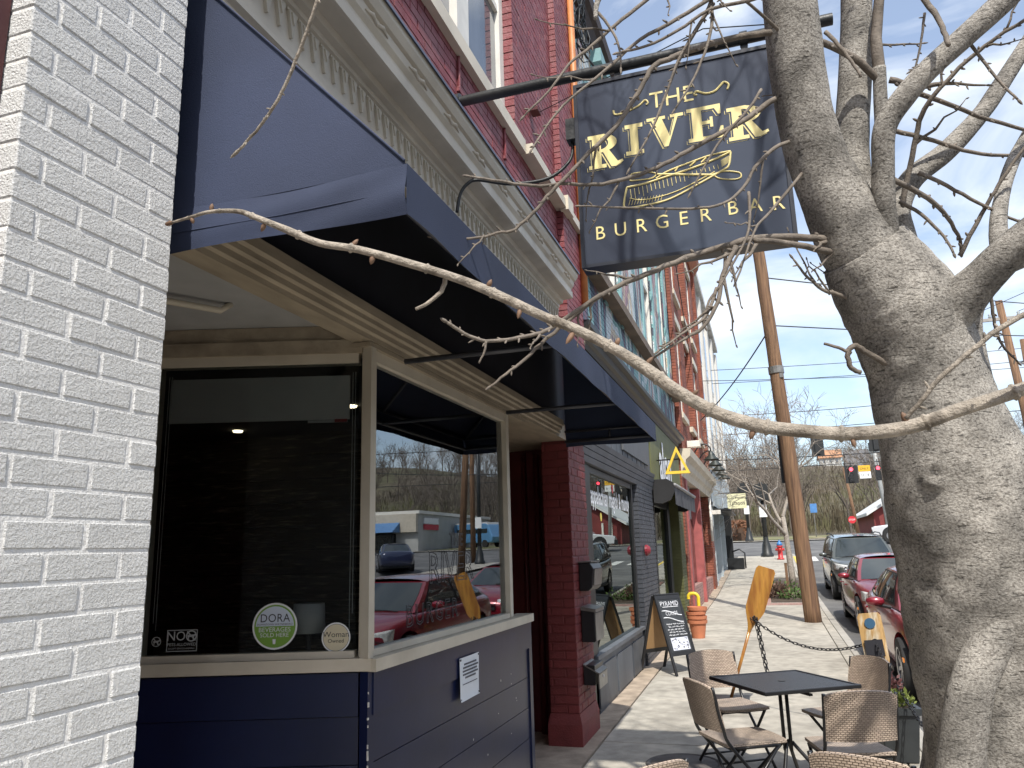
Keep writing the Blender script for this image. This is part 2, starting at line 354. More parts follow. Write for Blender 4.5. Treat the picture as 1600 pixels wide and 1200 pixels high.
tri = MB().prism([(-1.673, -.030, .0), (-1.673, .030, .0), (-1.673, .004, -.115), (-1.673, -.004, -.115)], (.016, 0, 0)).prism([(-1.660, -.018, -.008), (-1.660, .018, -.008), (-1.660, 0, -.06)], (.010, 0, 0)).box(-1.673, -1.662, -.034, .034, .0, .012)
tri.v = [(a+1.673, b, c) for a, b, c in tri.v]; trm = me_of(tri, 'frieze_ornament', m_fr)
for i in range(60):
    y = 1.70 + i*.0828
    if y > 6.62: break
    o = link('frieze_ornament', trm, corn); o.location = Vector((-1.673, y, 3.94)) - root_loc(corn)
leafm = MB()
for s_ in (-1, 1):
    leafm.tube([(0, 0, 0), (.010, s_*.05, .012), (.006, s_*.11, .0)], [.012, .013, .003], 6)
lme = me_of(leafm, 'leaf_ornament', m_cream, True)
for i in range(11):
    o = link('leaf_ornament', lme, corn); o.location = Vector((-1.515, 1.9+i*.45, 4.165)) - root_loc(corn)
# storefront beam
beam = part('storefront_beam', sweep([(-1.80, 2.748), (-1.70, 2.748), (-1.70, 2.772), (-1.685, 2.78), (-1.685, 2.805), (-1.67, 2.813), (-1.67, 2.835), (-1.655, 2.845), (-1.655, 2.89), (-1.72, 2.90), (-1.80, 2.90)], 1.63, 6.62), m_wood_cr, B1)
part('fascia_behind_awning', MB().box(-2.0, -1.71, 1.63, 6.926, 2.901, 3.655), mat('dark_fascia', (.010, .011, .018), .8, .2), B1)
bx = part('lintel_over_passage', MB().box(-2.7, -1.72, 5.58, 7.6, 2.76, 3.655), m_wood_cr, B1)
# street window
FR = m_cream
sw = part('display_window', MB().box(-1.765, -1.715, 3.165, 3.215, 1.32, 2.72).box(-1.79, -1.715, 5.155, 5.215, 1.32, 2.72).box(-1.785, -1.72, 3.215, 5.155, 2.665, 2.72).box(-1.785, -1.72, 3.215, 5.155, 1.315, 1.345), FR, B1)
g_st = glass('street_glass', 3.5, (.95, .97, .97), 0., (.86, .90, .94))
part('pane', MB().box(-1.757, -1.751, 3.215, 5.155, 1.345, 2.665), g_st, sw)
part('head_boards', MB().box(-1.80, -1.705, 3.13, 5.60, 2.722, 2.744), m_wood_cr, B1)
part('sill', MB().hexa([(-2.70, 2.83, 1.262), (-1.70, 3.155, 1.262), (-1.78, 3.32, 1.262), (-2.76, 3.0, 1.262)], [(-2.70, 2.83, 1.315), (-1.70, 3.155, 1.315), (-1.78, 3.32, 1.315), (-2.76, 3.0, 1.315)]).box(-1.80, -1.675, 3.16, 5.56, 1.258, 1.312), FR, B1)
# splayed entrance window: from corner going inwards
UX = Vector((-.9505, -.3108, 0)); NX = Vector((.3108, -.9505, 0)); P0 = Vector((-1.75, 3.19, 0))
def sp(t, z, n=0.): p = P0 + UX*t + NX*n; return (p.x, p.y, z)
def spbox(mb, t0, t1, z0, z1, n0, n1): return mb.hexa([sp(t0, z0, n0), sp(t1, z0, n0), sp(t1, z0, n1), sp(t0, z0, n1)], [sp(t0, z1, n0), sp(t1, z1, n0), sp(t1, z1, n1), sp(t0, z1, n1)])
mb = MB(); spbox(mb, .985, 1.06, 1.30, 2.70, -.05, .03); spbox(mb, .04, .985, 2.655, 2.70, -.05, .02); spbox(mb, .04, .985, 1.316, 1.345, -.04, .02)
ew = part('entrance_window', mb, FR, B1)
g_en = glass('entrance_glass', 1.30, (.70, .72, .72))
part('pane', spbox(MB(), .04, .985, 1.345, 2.655, -.003, .003), g_en, ew)
part('corner_post', MB().hexa([(-1.752, 3.150, 1.314), (-1.703, 3.140, 1.314), (-1.703, 3.188, 1.314), (-1.765, 3.20, 1.314)], [(-1.752, 3.150, 2.722), (-1.703, 3.140, 2.722), (-1.703, 3.188, 2.722), (-1.765, 3.20, 2.722)]), FR, B1)
part('transom_boards', spbox(spbox(MB(), .02, 1.3, 2.70, 2.765, -.08, .035), .02, 1.3, 2.767, 2.84, -.08, .015), m_wood_cr, B1)
part('porch_ceiling', MB().box(-3.6, -1.80, 1.64, 3.3, 2.842, 2.88), mat('porch_ceiling_paint', (.42, .42, .41), .8, .08), B1)
part('conduit', MB().tube([(-2.5, 2.05, 2.80), (-2.15, 2.62, 2.80), (-2.13, 2.66, 2.84)], .014, 8), FR, B1, True)
part('rear_porch_wall', MB().box(-3.6, -3.5, 1.64, 3.4, 0, 2.84).box(-3.5, -2.55, 1.63, 1.66, 0, 2.84), m_navy, B1)
# tongue and groove boards under the windows
zb = [1.258, 1.075, .88, .68, .48, .28, .06]
for i in range(6):
    z1, z0 = zb[i]-.004, zb[i+1]
    part('board', MB().box(-1.80, -1.725 + (.004 if i else .018), 3.20, 5.585, z0, z1), m_navy, B1)
    b = MB(); spbox(b, .02, 1.06, z0, z1, -.05, .01 + (.004 if i else .016)); part('board', b, m_navy, B1)
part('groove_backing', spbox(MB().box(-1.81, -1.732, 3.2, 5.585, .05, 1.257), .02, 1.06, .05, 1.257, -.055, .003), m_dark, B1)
part('corner_board', MB().hexa([(-1.752, 3.158, .05), (-1.712, 3.156, .05), (-1.712, 3.215, .05), (-1.78, 3.225, .05)], [(-1.752, 3.158, 1.257), (-1.712, 3.156, 1.257), (-1.712, 3.215, 1.257), (-1.78, 3.225, 1.257)]), m_navy, B1)
part('edge_board', MB().box(-2.0, -1.71, 5.535, 5.60, .05, 1.262), m_navy, B1)
m_chip = mat('paint_chip', (.62, .60, .55), .8, .2)
mb = MB()
for i in range(26):
    z = random.uniform(.35, 1.2); h = random.uniform(.003, .022); mb.box(-1.712, -1.7065, 3.1515+random.uniform(-.001, .004), 3.156+random.uniform(0, .006), z, z+h)
for i in range(14):
    y, z = random.uniform(4.2, 5.5), random.uniform(.45, 1.15); mb.box(-1.7225, -1.7200, y, y+.008, z, z+random.uniform(.004, .012))
part('paint_chips', mb, m_chip, B1, kind='stuff')
# interior room
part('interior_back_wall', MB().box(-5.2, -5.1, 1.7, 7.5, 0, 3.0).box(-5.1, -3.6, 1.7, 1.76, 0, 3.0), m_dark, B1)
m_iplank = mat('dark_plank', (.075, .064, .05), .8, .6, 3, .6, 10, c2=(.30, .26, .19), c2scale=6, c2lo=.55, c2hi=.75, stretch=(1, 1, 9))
for i in range(13):
    part('interior_plank', MB().box(-5.0, -2.1, 5.495, 5.525, .3+i*.19, .3+i*.19+.182), m_iplank, B1)
IP = [(-1.83, 3.25), (-1.83, 5.53), (-5.1, 5.53), (-5.1, 2.2), (-2.95, 2.89)]
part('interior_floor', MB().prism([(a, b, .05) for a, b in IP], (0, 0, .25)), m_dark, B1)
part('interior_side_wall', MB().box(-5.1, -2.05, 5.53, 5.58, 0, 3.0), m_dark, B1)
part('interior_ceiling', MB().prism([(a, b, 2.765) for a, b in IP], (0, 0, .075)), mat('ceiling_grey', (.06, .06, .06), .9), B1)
m_blind = mat('roller_blind', (.80, .81, .78), .8, .06)
b = MB(); spbox(b, .10, .97, 2.40, 2.615, -.09, -.075); part('roller_blind', b, m_blind, B1)
for t_, z_ in ((.075, 1.43), (.062, 1.50), (.945, 1.45), (.958, 1.48)): part('blind_cord', MB().cyl(sp(t_, z_, -.03), sp(t_, 2.62, -.03), .0016, 5), m_blind, B1)
b = MB(); spbox(b, .11, .30, 2.385, 2.397, -.085, -.078); part('blind_tag', b, mat('tag_white', (.6, .6, .6), .6), B1)
b = MB(); spbox(b, .11, .17, 2.385, 2.400, -.077, -.072); part('blind_tag', b, mat('tag_red', (.4, .03, .03), .6), B1)
part('roller_blind', MB().box(-1.80, -1.79, 3.30, 5.13, 2.28, 2.64), m_blind, B1)
m_spot = mat('spot_light', (1, .9, .7), .5, 0, em=(1, .85, .55), ems=5)
for (x, y) in ((-3.97, 5.12), (-2.64, 4.59)): part('ceiling_spot', MB().lathe([(.035, 0), (.04, .012)], (x, y, 2.752), 12), m_spot, B1)
# red recess with folded boards and pipes, brick pier
m_redd = mat('red_recess_paint', (.115, .017, .016), .5, .25, 5, .2, 20)
mb = MB()
for i in range(15):
    y = 5.62 + i*.125; mb.box(-2.72, -2.60+(.03 if i % 2 else 0), y, y+.122, .07, 2.755)
for i in range(6):
    x = -1.975 - i*.105; mb.box(x-.10, x, 7.50-(.025 if i % 2 else 0), 7.6, .07, 2.755)
part('recess_boards', mb, m_redd, B1)
part('recess_side', MB().box(-2.6, -1.86, 5.601, 5.64, .07, 2.755), m_redd, B1)
part('drain_pipe', MB().tube([(-2.03, 7.40, .1), (-2.03, 7.40, .48), (-2.01, 7.36, .56), (-2.01, 7.30, .58)], .028, 8).cyl((-2.06, 7.44, .08), (-2.06, 7.44, 2.7), .024, 8).cyl((-2.16, 7.42, .08), (-2.16, 7.42, 2.7), .03, 8).cyl((-2.30, 7.44, .08), (-2.30, 7.44, 2.7), .02, 8), m_redd, B1, True)
part('recess_floor', MB().box(-2.6, -1.70, 5.6, 7.5, .02, .078), m_oldstrip, B1)
m_redp = mat('red_pier_brick', (.165, .028, .027), .6, .2, 6, .7, 60, rnd=.12)
part('pier_core', MB().box(-1.965, -1.7145, 6.966, 7.632, .05, 2.80), m_redp, B1)
pier_z = .36; c = 0
while pier_z < 2.72:
    z1 = pier_z + .0635
    ys = [(6.96, 7.17), (7.18, 7.40), (7.41, 7.64)] if c % 2 else [(6.96, 7.06), (7.07, 7.29), (7.30, 7.52), (7.53, 7.64)]
    for q, (a, b_) in enumerate(ys): brickobj(B1, -1.79 if q else (-1.93 if c % 2 else -1.81), -1.708, a, b_, pier_z, z1, m_redp, 'p', .005, .002)
    xs = [(-1.97, -1.94)] if c % 2 else [(-1.97, -1.82)]
    for a, b_ in xs: brickobj(B1, a, b_, 6.96, 7.03, pier_z, z1, m_redp, 'p2', .005, .002)
    pier_z += .0745; c += 1
part('pier_plinth', MB().hexa([(-1.99, 6.93, .04), (-1.685, 6.94, .04), (-1.685, 7.655, .04), (-1.99, 7.66, .04)], [(-1.99, 6.93, .27), (-1.685, 6.94, .27), (-1.685, 7.655, .27), (-1.99, 7.66, .27)]).hexa([(-1.989, 6.931, .27), (-1.686, 6.941, .27), (-1.686, 7.654, .27), (-1.989, 7.659, .27)], [(-1.97, 6.96, .355), (-1.706, 6.96, .355), (-1.706, 7.64, .355), (-1.97, 7.64, .355)]), m_redp, B1)
m_cop = mat('copper_pipe_paint', (.50, .19, .06), .5, .2, 8)
part('downspout', MB().tube([(-1.61, 7.60, 4.25), (-1.61, 7.60, 9.0)], .038, 10), m_cop, B1, True)
# ================================================================ awning
AW = thing('awning', 'navy canvas awning over the burger bar window', 'awning', (-1.3, 4.2, 2.66))
m_can = mat('navy_canvas', (.026, .037, .075), .8, .16, 2.0, .25, 300, c2=(.034, .046, .09), c2scale=1.3)
AY0, AY1, AXF, AXB = 1.755, 6.68, -.855, -1.655
def slope(u, v):   # u along street, v from wall to front: slight sag between the ribs
    y = lerp(AY0, AY1, u); x = lerp(AXB, AXF, v); z = lerp(3.655, 2.805, v)
    z -= .003*sin(pi*v)*abs(sin(u*pi*4)); return (x, y, z)
part('canvas_top', MB().grid(slope, 40, 10), m_can, AW, True)
def val(u, v):
    y = lerp(AY0, AY1, u); return (AXF + .003*sin(u*60)*v + .004, y, lerp(2.805, 2.655, v) + .004*sin(u*37)*v)
part('front_valance', MB().grid(val, 80, 4), m_can, AW, True)
def sidep(y):
    def f(u, v):
        x = lerp(AXB, AXF, u); zt = lerp(3.655, 2.805, u); wr = .004*sin(v*26+u*7)*max(0, v-.6)*2
        return (x, y - .012*math.exp(-((v-.80)/.05)**2)*(.3+u) + wr, lerp(zt, 2.655, v))
    return f
def sidep2(y):
    # main triangle down to hem, then valance hanging
    mb = MB(); n = 24
    def f(u, v):
        x = lerp(AXB, AXF, u); zt = lerp(3.655, 2.812, u); zb_ = 2.80 - .012*sin(pi*u)
        return (x, y, lerp(zt, zb_, v))
    mb.grid(f, n, 8)
    def h(u, v):
        x = lerp(AXB, AXF+.006, u); z0 = 2.80 - .012*sin(pi*u)
        wr = .009*sin(pi*v)*(.6+.6*u) + .004*sin(u*9+v*8)*u
        return (x, y - wr, lerp(z0, 2.655+.006*sin(u*6), v))
    mb.grid(h, n, 10)
    return mb
part('side_panel', sidep2(AY0), m_can, AW, True)
part('side_panel', sidep2(AY1), m_can, AW, True)
m_fr_metal = mat('awning_frame', (.085, .088, .10), .45, .1, metal=.6)
part('hem_piping', MB().tube([(AXB, AY0-.006, 3.658), (AXF, AY0-.004, 2.81)], .0035, 6).tube([(AXB, AY0-.006, 2.72), (-1.25, AY0-.009, 2.712), (AXF, AY0-.006, 2.72)], .0018, 5), m_can, AW)
for y in (1.79, 3.4, 5.0, 6.64):
    part('frame_rib', MB().cyl((AXB, y, 2.70), (AXF-.015, y, 2.70), .014, 8).cyl((AXB+.02, y, 3.60), (AXF-.03, y, 2.78), .012, 8), m_fr_metal, AW, True)
part('front_bar', MB().cyl((AXF-.025, AY0+.01, 2.70), (AXF-.025, AY1-.01, 2.70), .014, 8).cyl((AXF-.022, AY0+.01, 2.79), (AXF-.022, AY1-.01, 2.79), .012, 8), m_fr_metal, AW, True)
part('end_bar', MB().cyl((AXB, AY1-.03, 2.79), (AXF-.02, AY1-.03, 2.79), .011, 8).cyl((-1.25, AY1-.03, 2.70), (-1.25, AY1-.03, 2.79), .01, 8), m_fr_metal, AW, True)
# ================================================================ hanging sign
SG = thing('hanging_sign', 'square navy hanging sign with yellow lettering and a canoe on a black pipe', 'sign', (-.3, 4.19, 3.37))
m_sgn = mat('sign_navy', (.046, .054, .074), .13, .08, 3, spec=.6)
m_yel = mat('sign_yellow', (.80, .68, .30), .5, .04)
m_pipe = mat('black_pipe', (.022, .024, .024), .45, .3, 10, .2, 40)
bevel(part('sign_panel', MB().box(-.885, .29, 4.20, 4.315, 3.375, 4.555), m_sgn, SG), .006, 2)
part('sign_frame', MB().box(-.897, -.875, 4.19, 4.325, 3.365, 4.567).box(.28, .302, 4.19, 4.325, 3.365, 4.567).box(-.875, .28, 4.19, 4.325, 4.545, 4.567).box(-.875, .28, 4.19, 4.325, 3.365, 3.385), mat('sign_frame_dark', (.016, .019, .028), .4, .1), SG)
part('pipe', MB().tube([(-1.70, 4.25, 4.665), (.62, 4.25, 4.675)], .034, 14).tube([(-1.705, 4.25, 4.665), (-1.665, 4.25, 4.665)], .055, 14), m_pipe, SG, True, 40)
for x in (-.62, .13):
    part('hanger', MB().tube([(x-.022, 4.25, 4.67), (x+.022, 4.25, 4.67)], .045, 14).box(x-.02, x+.02, 4.242, 4.258, 4.56, 4.67), m_pipe, SG, True, 40)
part('guy_wire', MB().tube([(.45, 4.25, 4.70), (-.1, 4.6, 5.05), (-1.64, 6.1, 5.65)], .004, 5), m_pipe, SG)
part('junction_box', MB().box(-.96, -.90, 4.21, 4.30, 4.22, 4.36), m_pipe, SG)
def cr(pts, n=6):
    pts = [Vector(p) for p in pts]; o = []
    for i in range(len(pts)-1):
        a, b, c, d = pts[max(i-1, 0)], pts[i], pts[i+1], pts[min(i+2, len(pts)-1)]
        for k in range(n):
            t = k/n; o.append(.5*((2*b)+(c-a)*t+(2*a-5*b+4*c-d)*t*t+(3*b-a-3*c+d)*t**3))
    return o + [pts[-1]]
part('cable', MB().tube(cr([(-.93, 4.26, 4.23), (-.95, 4.25, 4.10), (-1.08, 4.2, 3.98), (-1.3, 4.15, 3.96), (-1.5, 4.10, 4.0), (-1.56, 4.07, 3.97), (-1.60, 4.05, 3.90), (-1.62, 4.04, 3.78)]), .011, 6), m_pipe, SG, True)
def serif(ch):
    """slab serif capitals in a unit box; list of polygons"""
    P = []; R = lambda a, b, c, d: P.append([(a, b), (c, b), (c, d), (a, d)])
    def bowl(x0, xo, z0, z1, t):
        n = 12; cz = (z0+z1)/2; h = (z1-z0)/2; o = []; i_ = []
        for k in range(n+1):
            a = -pi/2+pi*k/n; o.append((x0+(xo-x0)*cos(a), cz+h*sin(a))); i_.append((x0+max(0, xo-x0-t*1.5)*cos(a), cz+(h-t*.55)*sin(a)))
        for k in range(n): P.append([i_[k], o[k], o[k+1], i_[k+1]])
    if ch == 'I': R(.30, 0, .70, 1); R(.05, 0, .95, .13); R(.05, .87, .95, 1); 
    if ch == 'E':
        R(.13, 0, .40, 1); R(0, 0, .97, .11); R(0, .89, .93, 1); R(.40, .46, .66, .56); R(.62, .36, .70, .66); P.append([(.97, .0), (.97, .34), (.90, .34), (.80, .11)]); P.append([(.93, 1), (.93, .70), (.86, .70), (.76, .89)])
    if ch == 'R':
        R(.12, 0, .38, 1); R(0, 0, .52, .11); R(0, .89, .5, 1); bowl(.36, .86, .46, 1.0, .17); P.append([(.42, .50), (.62, .50), (.86, .12), (.66, .0)]); P.append([(.66, 0), (.80, -.01), (1.02, .10), (1.0, .17), (.86, .13)])
    if ch == 'V':
        P.append([(.10, 1), (.40, 1), (.62, .30), (.52, 0), (.44, 0)]); P.append([(.52, 0), (.62, .30), (.80, 1), (.90, 1), (.56, 0)]); R(0, .90, .52, 1); R(.66, .90, 1.02, 1)
    return P
LET = [('R', -.822, .205, 3.982, 4.203), ('I', -.600, .118, 4.031, 4.230), ('V', -.462, .21, 4.046, 4.245), ('E', -.228, .205, 4.040, 4.255), ('R', -.005, .215, 4.004, 4.212)]
for ch, x0, wd, z0, z1 in LET:
    for (dx, dz, yy, m, gr) in ((-.012, -.010, 4.1985, m_yel, 0.), (-.006, -.005, 4.1975, m_sgn, .003), (0, 0, 4.1965, m_yel, 0.)):
        mb = MB()
        for q, pl in enumerate(serif(ch)):
            cx = sum(p[0] for p in pl)/len(pl); cz = sum(p[1] for p in pl)/len(pl)
            pts = [(x0+dx+(p[0])*wd+(gr if p[0] > cx else -gr), yy - .00006*q, z0+dz+p[1]*(z1-z0)+(gr if p[1] > cz else -gr)) for p in pl]
            mb.poly(pts)
        part('letter', mb, m, SG)
def sgtext(body, size, x, z, m, sx=1., sp=1., par=SG, y=4.197): return part('lettering', place2d(text_mb(body, size, 'CENTER', sx, sp), (x, y, z), (1, 0, 0), (0, 0, 1)), m, par)
sgtext('THE', .150, -.307, 4.308, m_yel, .92, 1.05)
# BURGER BAR, thin caps on a slight arch
for i, ch in enumerate('BURGER'): sgtext(ch, .118, -.778+i*.121, 3.532+.012*sin(pi*i/10), m_yel, .95)
for i, ch in enumerate('BAR'): sgtext(ch, .118, -.022+i*.121, 3.560-.006*i, m_yel, .95)
mb = MB()
def stroke(pts, r=.0045, n=5): mb.tube([(x, 4.197, z) for x, z in pts], r, 5)
def st(pts, r=.0045): stroke([(p.x, p.z) for p in cr([(a, 0, b) for a, b in pts], n=5)], r)
st([(-.655, 4.345), (-.648, 4.318), (-.61, 4.315), (-.56, 4.325), (-.50, 4.345), (-.462, 4.372), (-.445, 4.352), (-.458, 4.34)], .006)
st([(.012, 4.335), (.022, 4.362), (-.002, 4.385), (-.03, 4.362), (-.06, 4.338), (-.11, 4.335), (-.16, 4.36), (-.176, 4.345), (-.16, 4.335)], .006)
st([(-.604, 3.83), (-.622, 3.76), (-.618, 3.705), (-.50, 3.70), (-.36, 3.715), (-.2, 3.775), (-.06, 3.835), (-.02, 3.86), (-.003, 3.94)], .006)
st([(-.604, 3.83), (-.50, 3.835), (-.40, 3.85), (-.2, 3.885), (-.08, 3.915), (-.003, 3.94)], .006)
st([(-.43, 3.855), (-.36, 3.888), (-.2, 3.925), (-.1, 3.942), (-.003, 3.945)], .005)
st([(-.59, 3.76), (-.54, 3.74), (-.45, 3.735), (-.3, 3.76), (-.1, 3.835)], .003)
st([(-.32, 3.88), (-.30, 3.905)], .005); st([(-.17, 3.905), (-.14, 3.93)], .005); st([(-.235, 3.895), (-.2, 3.92)], .005)
st([(-.58, 3.875), (-.57, 3.91), (-.48, 3.905), (-.43, 3.885), (-.46, 3.862), (-.57, 3.868), (-.58, 3.875)], .004)
st([(-.43, 3.882), (-.10, 3.815)], .006); st([(-.11, 3.82), (-.05, 3.828), (.03, 3.805), (.038, 3.775), (.0, 3.768), (-.08, 3.79), (-.11, 3.82)], .004)
for i in range(22):
    x = -.585+i*.024; t = i/21; z1 = lerp(3.815, 3.875, t); h = lerp(.075, .03, t)*random.uniform(.6, 1.); stroke([(x, z1), (x+.004, z1-h)], .0018)
for i in range(12): x = -.60+i*.017; stroke([(x, 3.715), (x+.012, 3.75)], .0016)
for i in range(10): x = -.06+i*.005; stroke([(x, 3.90+i*.002), (x+.002, 3.855+i*.003)], .0015)
part('canoe_drawing', mb, m_yel, SG, kind='stuff')
# ================================================================ stickers, notice
m_stw = mat('sticker_white', (.75, .76, .75), .5, .03); m_stg = mat('sticker_green', (.19, .36, .05), .5, .03); m_stb = mat('sticker_black', (.02, .02, .025), .5, 0); m_sty = mat('sticker_cream', (.62, .55, .38), .5, .05); m_stgr = mat('sticker_grey', (.42, .43, .42), .5, .05)
WX = Vector((.9505, .3108, 0)); WZ = Vector((0, 0, 1))
def disc(r, z=0., n=36, a0=0, a1=2*pi): return MB().poly([(r*cos(lerp(a0, a1, k/n)), r*sin(lerp(a0, a1, k/n)), z) for k in range(n + (0 if a1-a0 > 6.28 else 1))])
def wpos(t, z, n=.006): return Vector(sp(t, z, n))
def sticker(name, label, t, z, layers):
    r = thing(name, label, 'sticker', wpos(t, z)); 
    for i, (nm, mb_, m) in enumerate(layers): part(nm, place2d(mb_, wpos(t, z, .006+.0006*i), WX, WZ), m, r)
    return r
def off(mb_, dx, dy): mb_.v = [(a+dx, b+dy, c) for a, b, c in mb_.v]; return mb_
sticker('round_sticker', 'round green and white window sticker reading DORA', .398, 1.458, [('backing', disc(.100), m_stw), ('ring', disc(.092), m_stg), ('field', disc(.085), mat('sticker_pale', (.60, .66, .74), .5, .03)), ('green_half', disc(.085, 0, 30, pi, 2*pi), m_stg),
    ('lettering', off(text_mb('DORA', .050, 'CENTER', .92, 1.05), 0, .018), m_stb), ('lettering', off(text_mb('DOWNTOWN WAYNESBORO', .0115), 0, .004), m_stb), ('lettering', off(text_mb('BEVERAGES', .028), 0, -.024), m_stw), ('lettering', off(text_mb('SOLD HERE', .025), 0, -.046), m_stw), ('cup', MB().poly([(-.007, -.055, 0), (.007, -.055, 0), (.0055, -.076, 0), (-.0055, -.076, 0)]), m_stw)])
sticker('round_sticker', 'small round cream window sticker reading Woman Owned', .125, 1.402, [('backing', disc(.064), m_stw), ('ring', disc(.058), m_stb), ('field', disc(.0565), m_sty), ('lettering', off(text_mb('Woman', .034, 'CENTER', 1.05), 0, .002), m_stb), ('lettering', off(text_mb('Owned', .024), 0, -.022), m_stb)])
def frame2(w_, h, t): return MB().box(-w_/2, w_/2, -h/2, -h/2+t, 0, .0004).box(-w_/2, w_/2, h/2-t, h/2, 0, .0004).box(-w_/2, -w_/2+t, -h/2+t, h/2-t, 0, .0004).box(w_/2-t, w_/2, -h/2+t, h/2-t, 0, .0004)
def ring2(r, t, n=24):
    mb_ = MB()
    for k in range(n): a, b = 2*pi*k/n, 2*pi*(k+1)/n; mb_.quad((r*cos(a), r*sin(a), 0), (r*cos(b), r*sin(b), 0), ((r-t)*cos(b), (r-t)*sin(b), 0), ((r-t)*cos(a), (r-t)*sin(a), 0))
    return mb_
def dog(s): return MB().poly([(-.4*s, .1*s, 0), (.3*s, .15*s, 0), (.3*s, -.1*s, 0), (-.4*s, -.1*s, 0)]).poly([(.25*s, .1*s, 0), (.5*s, .35*s, 0), (.5*s, .05*s, 0), (.3*s, 0, 0)]).poly([(-.35*s, -.1*s, 0), (-.22*s, -.1*s, 0), (-.25*s, -.4*s, 0), (-.35*s, -.4*s, 0)]).poly([(.15*s, -.1*s, 0), (.28*s, -.1*s, 0), (.28*s, -.4*s, 0), (.18*s, -.4*s, 0)]).poly([(-.5*s, .42*s, 0), (-.42*s, .5*s, 0), (.5*s, -.42*s, 0), (.42*s, -.5*s, 0)])
sticker('square_sticker', 'square grey window sticker reading NO PETS ALLOWED', .808, 1.408, [('border', frame2(.135, .092, .003), m_stgr), ('lettering', off(text_mb('NO', .056, 'CENTER', .95), -.027, .001), m_stgr), ('ring', off(ring2(.024, .005), .041, .019), m_stgr), ('dog', off(dog(.042), .041, .019), m_stgr), ('lettering', off(text_mb('PETS ALLOWED', .0185, 'CENTER', .98), 0, -.022), m_stgr), ('lettering', off(text_mb('EXCEPT SERVICE ANIMALS', .0098), 0, -.036), m_stgr)])
sticker('round_sticker', 'tiny round grey no dogs decal beside the square sticker', .922, 1.406, [('ring', ring2(.021, .003), m_stgr), ('dog', dog(.032), m_stgr)])
# faint shop name on the street pane
m_ghost = mat('ghost_lettering', (.045, .042, .045), .6, .1)
gd = thing('window_lettering', 'faint dark shop lettering on the burger bar street window', 'lettering', (-1.749, 4.2, 1.6))
def wtext(body, size, y, z, sx=1., sp_=1.): part('lettering', place2d(text_mb(body, size, 'CENTER', sx, sp_), (-1.7495, y, z), (0, 1, 0), (0, 0, 1)), m_ghost, gd)
def outline(body, size, y, z, sx=1., r=.002, sp_=1.):
    c = bpy.data.curves.new('t', 'FONT'); c.body = body; c.size = size; c.align_x = 'CENTER'; c.fill_mode = 'NONE'; c.bevel_depth = r; c.bevel_resolution = 0; c.resolution_u = 2; c.space_character = sp_
    o = bpy.data.objects.new('t', c); COL.objects.link(o); dg = bpy.context.evaluated_depsgraph_get(); dg.update(); me = bpy.data.meshes.new_from_object(o.evaluated_get(dg))
    mb_ = MB(); mb_.v = [(v.co.x*sx, v.co.y, v.co.z*.2) for v in me.vertices]; mb_.f = [tuple(p.vertices) for p in me.polygons]; bpy.data.objects.remove(o)
    part('lettering', place2d(mb_, (-1.7492, y, z), (0, 1, 0), (0, 0, 1)), m_ghost, gd)
outline('THE', .10, 4.28, 1.80, 1.1); outline('RIVER', .235, 4.22, 1.60, 1.12, .0024); outline('BURGER', .15, 3.95, 1.40, 1.05, .0022, 1.25)
pn = thing('paper_notice', 'white paper notice pinned to the navy boards', 'notice', (-1.72, 4.33, 1.06))
m_pap = mat('paper', (.72, .74, .76), .7, .04); m_ink = mat('ink', (.10, .10, .11), .8, .2)
def papf(u, v): return (-1.699 + .003*sin(3*u+2*v) + .012*max(0, v-.9)*5, lerp(4.18, 4.485, u), lerp(1.178, .948, v))
part('sheet', MB().grid(papf, 10, 10), m_pap, pn, True)
mb = MB()
for i, (a, b) in enumerate([(.20, .82), (.15, .86), (.13, .86), (.13, .86), (.25, .78), (.12, .86)]):
    z = 1.135-i*.018-(.012 if i == 5 else 0); h = .009 if i < 5 else .004; y = 4.18+.305*a
    while y < 4.18+.305*b: wl = random.uniform(.010, .028); mb.box(-1.6955, -1.6935, y, y+wl, z, z+h); y += wl+.006
part('printing', mb, m_ink, pn, kind='stuff')
mb = MB()
for (y, z) in ((4.19, 1.168), (4.475, 1.168), (4.19, .958), (4.475, .96)): mb.box(-1.70, -1.6925, y-.005, y+.005, z-.005, z+.005)
part('pins', mb, m_ink, pn)
# table lamp inside, white drum shade
lp = thing('table_lamp', 'white drum shade lamp standing inside the entrance window', 'lamp', (-1.99, 3.42, 1.30))
part('lamp_shade', MB().lathe([(.072, 0), (.075, 0), (.070, .13), (.067, .13)], (-2.053, 3.217, 1.415), 24, False), mat('lamp_shade', (.62, .62, .60), .8, .04), lp, True)
part('lamp_base', MB().lathe([(.05, 0), (.05, .015), (.015, .03), (.012, .10), (.012, .18)], (-2.053, 3.217, 1.262), 14), m_pipe, lp, True)
tb = thing('window_shelf', 'dark shelf inside the entrance window under the drum lamp', 'shelf', (-2.0, 3.5, 1.2)); part('board', MB().hexa([sp(.05, 1.22, -.06), sp(.95, 1.22, -.06), sp(.95, 1.22, -.45), sp(.25, 1.22, -.45)], [sp(.05, 1.26, -.06), sp(.95, 1.26, -.06), sp(.95, 1.26, -.45), sp(.25, 1.26, -.45)]), m_iplank, tb)
